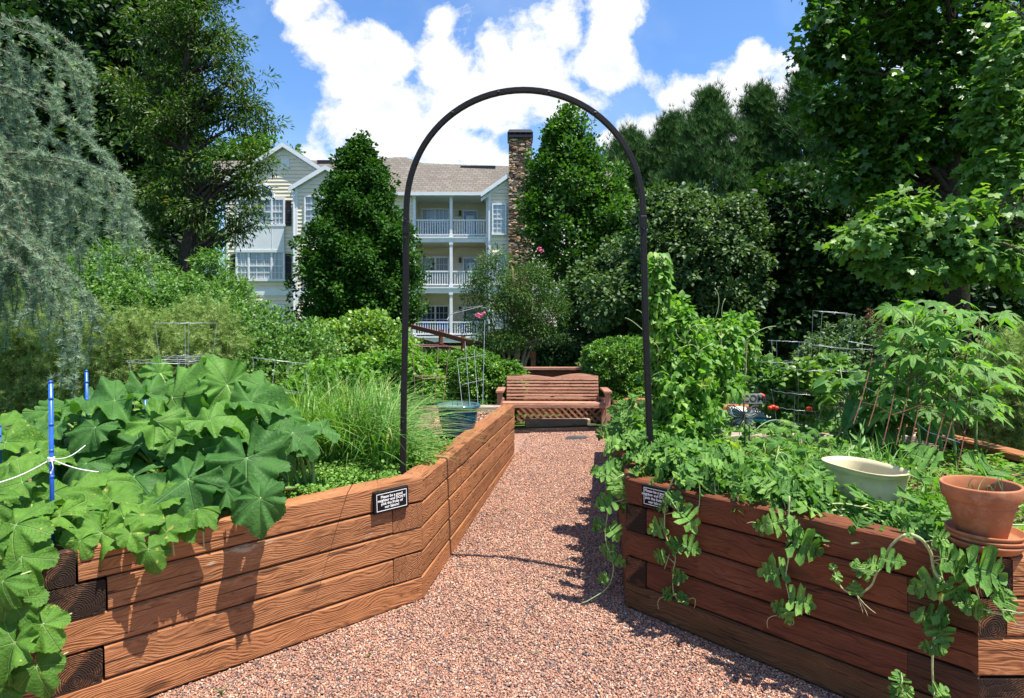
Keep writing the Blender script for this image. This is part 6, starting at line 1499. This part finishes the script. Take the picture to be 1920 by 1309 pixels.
# pines
def pine(k,px,pyt,hw,Y,lab,low=420):
    g=rs(270+k); s=Y/F; b=G(px,Y); top=tuple(at(px,pyt,Y)); cs=[];us=[]; z1=top[2]; z0=at(0,low,Y).z; n=560
    t=g.random(n)**.8; R=hw*s*(1.05-np.abs(t-.28)*1.0)*np.where(t>.75,(1.02-t)/.27*.9+.12,1)
    a=g.random(n)*2*PI; q=.35+.65*g.random(n)**.6; r=R*q*(1+.3*np.sin(a*3+np.floor(t*9)*1.7))
    z=z0+(z1-z0)*t+.12*r
    c=np.stack([b[0]+np.cos(a)*r,Y+np.sin(a)*r,z],-1); u=norm(np.stack([np.cos(a),np.sin(a),1.1+0*a],-1))
    t_=thing('pine_tree',lab,'pine tree',b,0,'pines behind the garden'); T=MB(); T.tube([b,(b[0],Y,z1*.5),(b[0],Y,z1-.3)],[.28,.2,.04],8); T.build('trunk',M['bark'],t_,True)
    Lb=MB(); rr=random.Random(k)
    for i in range(60):
        j=rr.randrange(n); e=Vector(c[j]); q0=Vector((b[0],Y,max(e.z-r[j]*.5,1.))); Lb.tube([q0,q0.lerp(e,.6)+Vector((0,0,-.05)),e],[.06,.04,.015],5)
    Lb.build('limbs',M['bark'],t_,True)
    L=Leaves(); m=13; k_=np.repeat(np.arange(n),m); off=g.normal(size=(n*m,3))*np.array((.30,.30,.26))*(Y/34); D=norm(u[k_]*.5+np.array((0,0,.8))+g.normal(size=(n*m,3))*.4)
    L.put(T_PINE,c[k_]+off,D,unit(g,n*m),(.36*Y/34)*(.7+.6*g.random(n*m)),np.clip(.5*g.random(n)[k_]+.5*g.random(n*m),0,1)); L.build('crown',LM['pine'],t_)
for k,(px,pyt,hw,Y,lab,low) in enumerate(((1330,182,78,34,'broadest pine, directly right of the arch top',470),(1425,176,52,35,'pine with a rounded top second from the broad one',430),(1510,150,62,33,'open topped pine partly behind the dark sweetgum',430),
        (1262,232,52,38,'low pine between the broad pine and the arch hoop',430),(1180,262,66,40,'distant pine seen just inside the right of the arch',430),(1600,185,70,36,'pine hidden behind the lower sweetgum leaves',430))):
    pine(k,px,pyt,hw,Y,lab,low)
# shaded shrubs at the feet of the trees in front of the building
for k,(px,Y,ells,lab) in enumerate(((965,17.,[(960,655,60,36),(1010,650,40,40),(920,660,40,26)],'dark shrub at the foot of the crape myrtle'),(1060,16.5,[(1050,660,34,30),(1020,675,30,22)],'dark low shrub directly behind the timber wall'),
     (1190,16.,[(1170,640,60,50),(1230,640,60,50)],'dark shrub behind the right boxwood'),(800,18.5,[(790,668,60,22),(720,650,60,40)],'dark shrub under the sloping fence'))):
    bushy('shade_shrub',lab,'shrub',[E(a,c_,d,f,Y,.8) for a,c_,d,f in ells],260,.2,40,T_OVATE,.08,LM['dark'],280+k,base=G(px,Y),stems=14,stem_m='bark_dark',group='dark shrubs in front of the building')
# distant tree behind the left gable
Y=46.; g=rs(290); b=G(500,Y); cl=in_ells(g,[E(500,300,60,36,Y),E(490,275,30,14,Y),E(440,330,60,50,Y)],120,.3)
tree('far_tree','tree top showing behind the left gable of the building','tree',b,[b,(b[0],Y,6),tuple(at(500,320,Y)),tuple(at(500,290,Y))],.3,cl,.8,60,T_WIDE,.28,LM['pear'],'bark',291,16)
# cherry on the left
Y=13.; g=rs(300); b=G(352,Y); e=lambda a,c_,d,f,dep=None: E(a,c_,d,f,Y,dep)
cl=in_ells(g,[e(370,-20,70,50),e(400,60,75,60),e(455,130,50,45),e(470,190,50,45),e(490,235,44,28),e(420,210,70,60),e(350,140,80,80),e(300,60,80,70),e(330,250,80,70),e(410,310,75,50),e(460,350,50,40),e(470,400,42,38),e(380,390,60,50),e(310,360,70,60),e(260,180,80,90),e(440,430,40,24),e(300,430,50,40),e(485,305,34,30)],430,.1)
tree('cherry_tree','slender cherry with a leaning trunk and sparse branches against the sky on the left','tree',b,[b,tuple(at(345,500,Y)),tuple(at(362,420,Y)),tuple(at(350,300,Y)),tuple(at(345,150,Y)),tuple(at(365,20,Y)),tuple(at(370,-60,Y))],.17,cl,.27,50,T_NARROW,.115,LM['cherry'],'bark_dark',301,80,flat=.6,lr=.38,hang=.3)
# dark mass of evergreens far left
for k,(px,Y,ells,lab,sd) in enumerate(((150,17.,[(120,60,150,110),(60,200,120,130),(180,230,120,130),(140,380,140,120),(230,330,90,110),(60,330,100,120)],'dark evergreen behind the weeping cedar','a'),
                                      (290,19.,[(270,40,110,90),(290,180,90,110),(240,290,90,110),(300,330,90,100),(330,440,70,70),(250,420,110,80)],'dark evergreen behind the cherry tree','b'),
                                      (20,15.,[(10,150,90,150),(0,330,100,150),(30,480,110,90),(110,470,110,80)],'dark evergreen at the left edge of the garden','c'))):
    g=rs(310+k); b=G(px,Y); cl=in_ells(g,[E(a,c_,d,f,Y,1.8) for a,c_,d,f in ells],700,.35)
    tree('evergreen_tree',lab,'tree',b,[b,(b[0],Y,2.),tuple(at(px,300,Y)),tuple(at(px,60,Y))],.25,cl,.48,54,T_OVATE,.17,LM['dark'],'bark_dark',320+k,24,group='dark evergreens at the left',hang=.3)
# sweetgum, right
Y=10.; g=rs(330); b=G(1792,Y); e=lambda a,c_,d,f,dep=None: E(a,c_,d,f,Y,dep)
cl=in_ells(g,[e(1560,40,60,60),e(1530,100,38,50),e(1600,110,85,70),e(1700,60,100,80),e(1650,180,110,80),e(1770,130,110,110),e(1560,200,60,45),e(1600,260,80,50),e(1850,60,100,90),e(1720,280,90,70),e(1840,240,80,80),e(1640,330,80,50),e(1580,330,55,40),e(1700,-60,200,80,2.),e(1560,-20,60,40),e(1900,150,70,120)],360,.05)
tree('sweetgum_tree','large dark sweetgum overhanging the top right corner','tree',b,[b,tuple(at(1795,500,Y)),tuple(at(1780,330,Y)),tuple(at(1800,180,Y)),tuple(at(1785,20,Y)),tuple(at(1790,-120,Y))],.19,cl,.31,46,T_MAPLE,.085,LM['gum'],'bark_dark',331,90,flat=.9,hang=.35,lr=.55)
# tulip tree foliage, sunlit, right edge
Y=8.; g=rs(340); b=G(2030,Y); e=lambda a,c_,d,f,dep=None: E(a,c_,d,f,Y,dep)
cl=in_ells(g,[e(1890,90,44,90),e(1880,230,55,60),e(1900,330,60,60),e(1850,400,70,45),e(1760,420,90,38),e(1680,400,60,30),e(1640,450,70,26),e(1800,480,100,45),e(1700,500,70,30),e(1900,480,60,60),e(1960,200,60,200),e(1960,480,60,100),e(1850,320,40,30),e(1860,180,30,40)],460,.1)
tree('tulip_tree','sunlit tulip tree reaching in from the right with large pale leaves','tree',b,[b,(b[0],Y,2.),tuple(at(2010,300,Y)),tuple(at(1990,0,Y))],.16,cl,.24,15,T_MAPLE,.085,LM['tulip'],'bark',341,60,flat=.85,hang=.7,up=.5,lr=.4)
# ------------------------------------------------------------ weeping blue cedar
def cedar():
    g=rs(350); rr=random.Random(35); Y0=6.2; base=G(-160,Y0); t=thing('weeping_cedar','weeping blue green cedar with hanging branches at the left edge','cedar tree',base)
    T=MB(); T.tube([base,tuple(at(-150,400,Y0)),tuple(at(-170,150,Y0)),tuple(at(-120,-40,Y0))],[.16,.13,.1,.05],10); T.build('trunk',M['bark'],t,True)
    arcs=[]; 
    man=[((-130,40),(60,10),(165,165),6.0),((-130,60),(120,-10),(175,150),6.2),((-140,190),(60,120),(230,330),6.1),((-140,200),(90,190),(262,420),6.0),((-140,300),(80,260),(235,340),5.9),((-140,320),(120,310),(265,430),5.8),
         ((-140,400),(40,380),(120,520),5.7),((-140,430),(60,400),(165,560),5.6),((-140,330),(20,250),(60,470),5.9),((-140,120),(0,60),(45,260),6.2),((-140,80),(40,60),(110,200),6.4),((-140,220),(20,160),(90,400),6.2),((-140,450),(0,400),(60,560),5.8),((-140,260),(30,210),(150,420),6.3),
         ((-140,400),(30,440),(150,640),5.5)]
    for a,b,c_,Y in man:
        for k in range(1 if c_[1]<300 else 2):
            j=lambda q:(q[0]+rr.uniform(-20,20)*k,q[1]+rr.uniform(-25,25)*k)
            arcs.append(bez(at(*j(a),Y0),at(*j(b),Y+.1),at(*j(c_),Y+rr.uniform(-.4,.4)),14))
    Bm=MB(); P=[];D=[]
    def needles(pts,dens,r):
        for i in range(len(pts)-1):
            a,b=pts[i],pts[i+1]; d=(b-a); n=max(1,int(d.length*dens))
            for k in range(n):
                q=a.lerp(b,rr.random()); P.append(tuple(q+Vector((rr.gauss(0,1),rr.gauss(0,1),rr.gauss(0,1)))*r)); D.append((rr.gauss(0,1),rr.gauss(0,1),rr.gauss(.5,.8)))
    for A in arcs:
        Bm.tube(A,[.018-.0011*i for i in range(15)],6); needles(A[3:],60,.012)
        for k in range(7):
            q=A[rr.randrange(4,15)]; ln=rr.uniform(.15,.75)*(1.1-.0*k); e=q+Vector((rr.uniform(-.12,.2),rr.uniform(-.15,.15),-ln)); m_=q+Vector((rr.uniform(.0,.14),0,-.05*ln)); B=bez(q,m_,e,7)
            Bm.tube(B,[.006-.0007*i for i in range(8)],4,False); needles(B,62,.008)
            if ln>.35 and rr.random()<.7:
                q2=B[3]; e2=q2+Vector((rr.uniform(-.15,.15),rr.uniform(-.1,.1),-ln*.5)); B2=[q2,q2.lerp(e2,.5)+Vector((.02,0,0)),e2]; Bm.tube(B2,.003,4,False); needles(B2,62,.008)
    # thick hanging body near the edge
    ells=[E(0,330,90,130,6.0,.5),E(60,450,90,80,6.0,.5),E(-10,480,90,120,5.9,.5),E(90,330,50,60,6.2,.4)]
    c,u=in_ells(g,ells,150,.2)
    for q in c:
        q=Vector(q); ln=rr.uniform(.2,.5); e=q+Vector((rr.uniform(-.1,.14),rr.uniform(-.1,.1),-ln)); B=bez(q,q.lerp(e,.4)+Vector((.05,0,.02)),e,5); Bm.tube(B,.004,4,False); needles(B,62,.010)
    P=np.array(P); D=np.array(D); n=len(P); L=Leaves(); L.put(T_CEDAR,P,D,unit(g,n),.043*(.6+.8*g.random(n)),np.clip(g.normal(.5,.22,n),0,1)); L.build('needles',LM['cedar'],t); Bm.build('branches',M['bark'],t,True)
    print('cedar tufts',n)
cedar()
# ------------------------------------------------------------ camera and render settings
cam=bpy.data.cameras.new('camera'); cam.sensor_width=36; cam.lens=36*F/1920; cam.shift_y=-(654.5-HZ)/1920*-1*-1; cam.clip_end=2000; cam.clip_start=.05
co=bpy.data.objects.new('camera',cam); C.objects.link(co); co.location=(0,0,EYE); co.rotation_euler=(PI/2,0,0)
sc=bpy.context.scene; sc.camera=co
sc.view_settings.view_transform='Standard'; sc.view_settings.look='None'; sc.view_settings.exposure=EXPO; sc.view_settings.gamma=1
cy=sc.cycles; cy.max_bounces=7; cy.diffuse_bounces=4; cy.glossy_bounces=2; cy.transmission_bounces=4; cy.transparent_max_bounces=4; cy.use_denoising=True; cy.sample_clamp_indirect=6; cy.use_adaptive_sampling=True
cy.caustics_reflective=False; cy.caustics_refractive=False
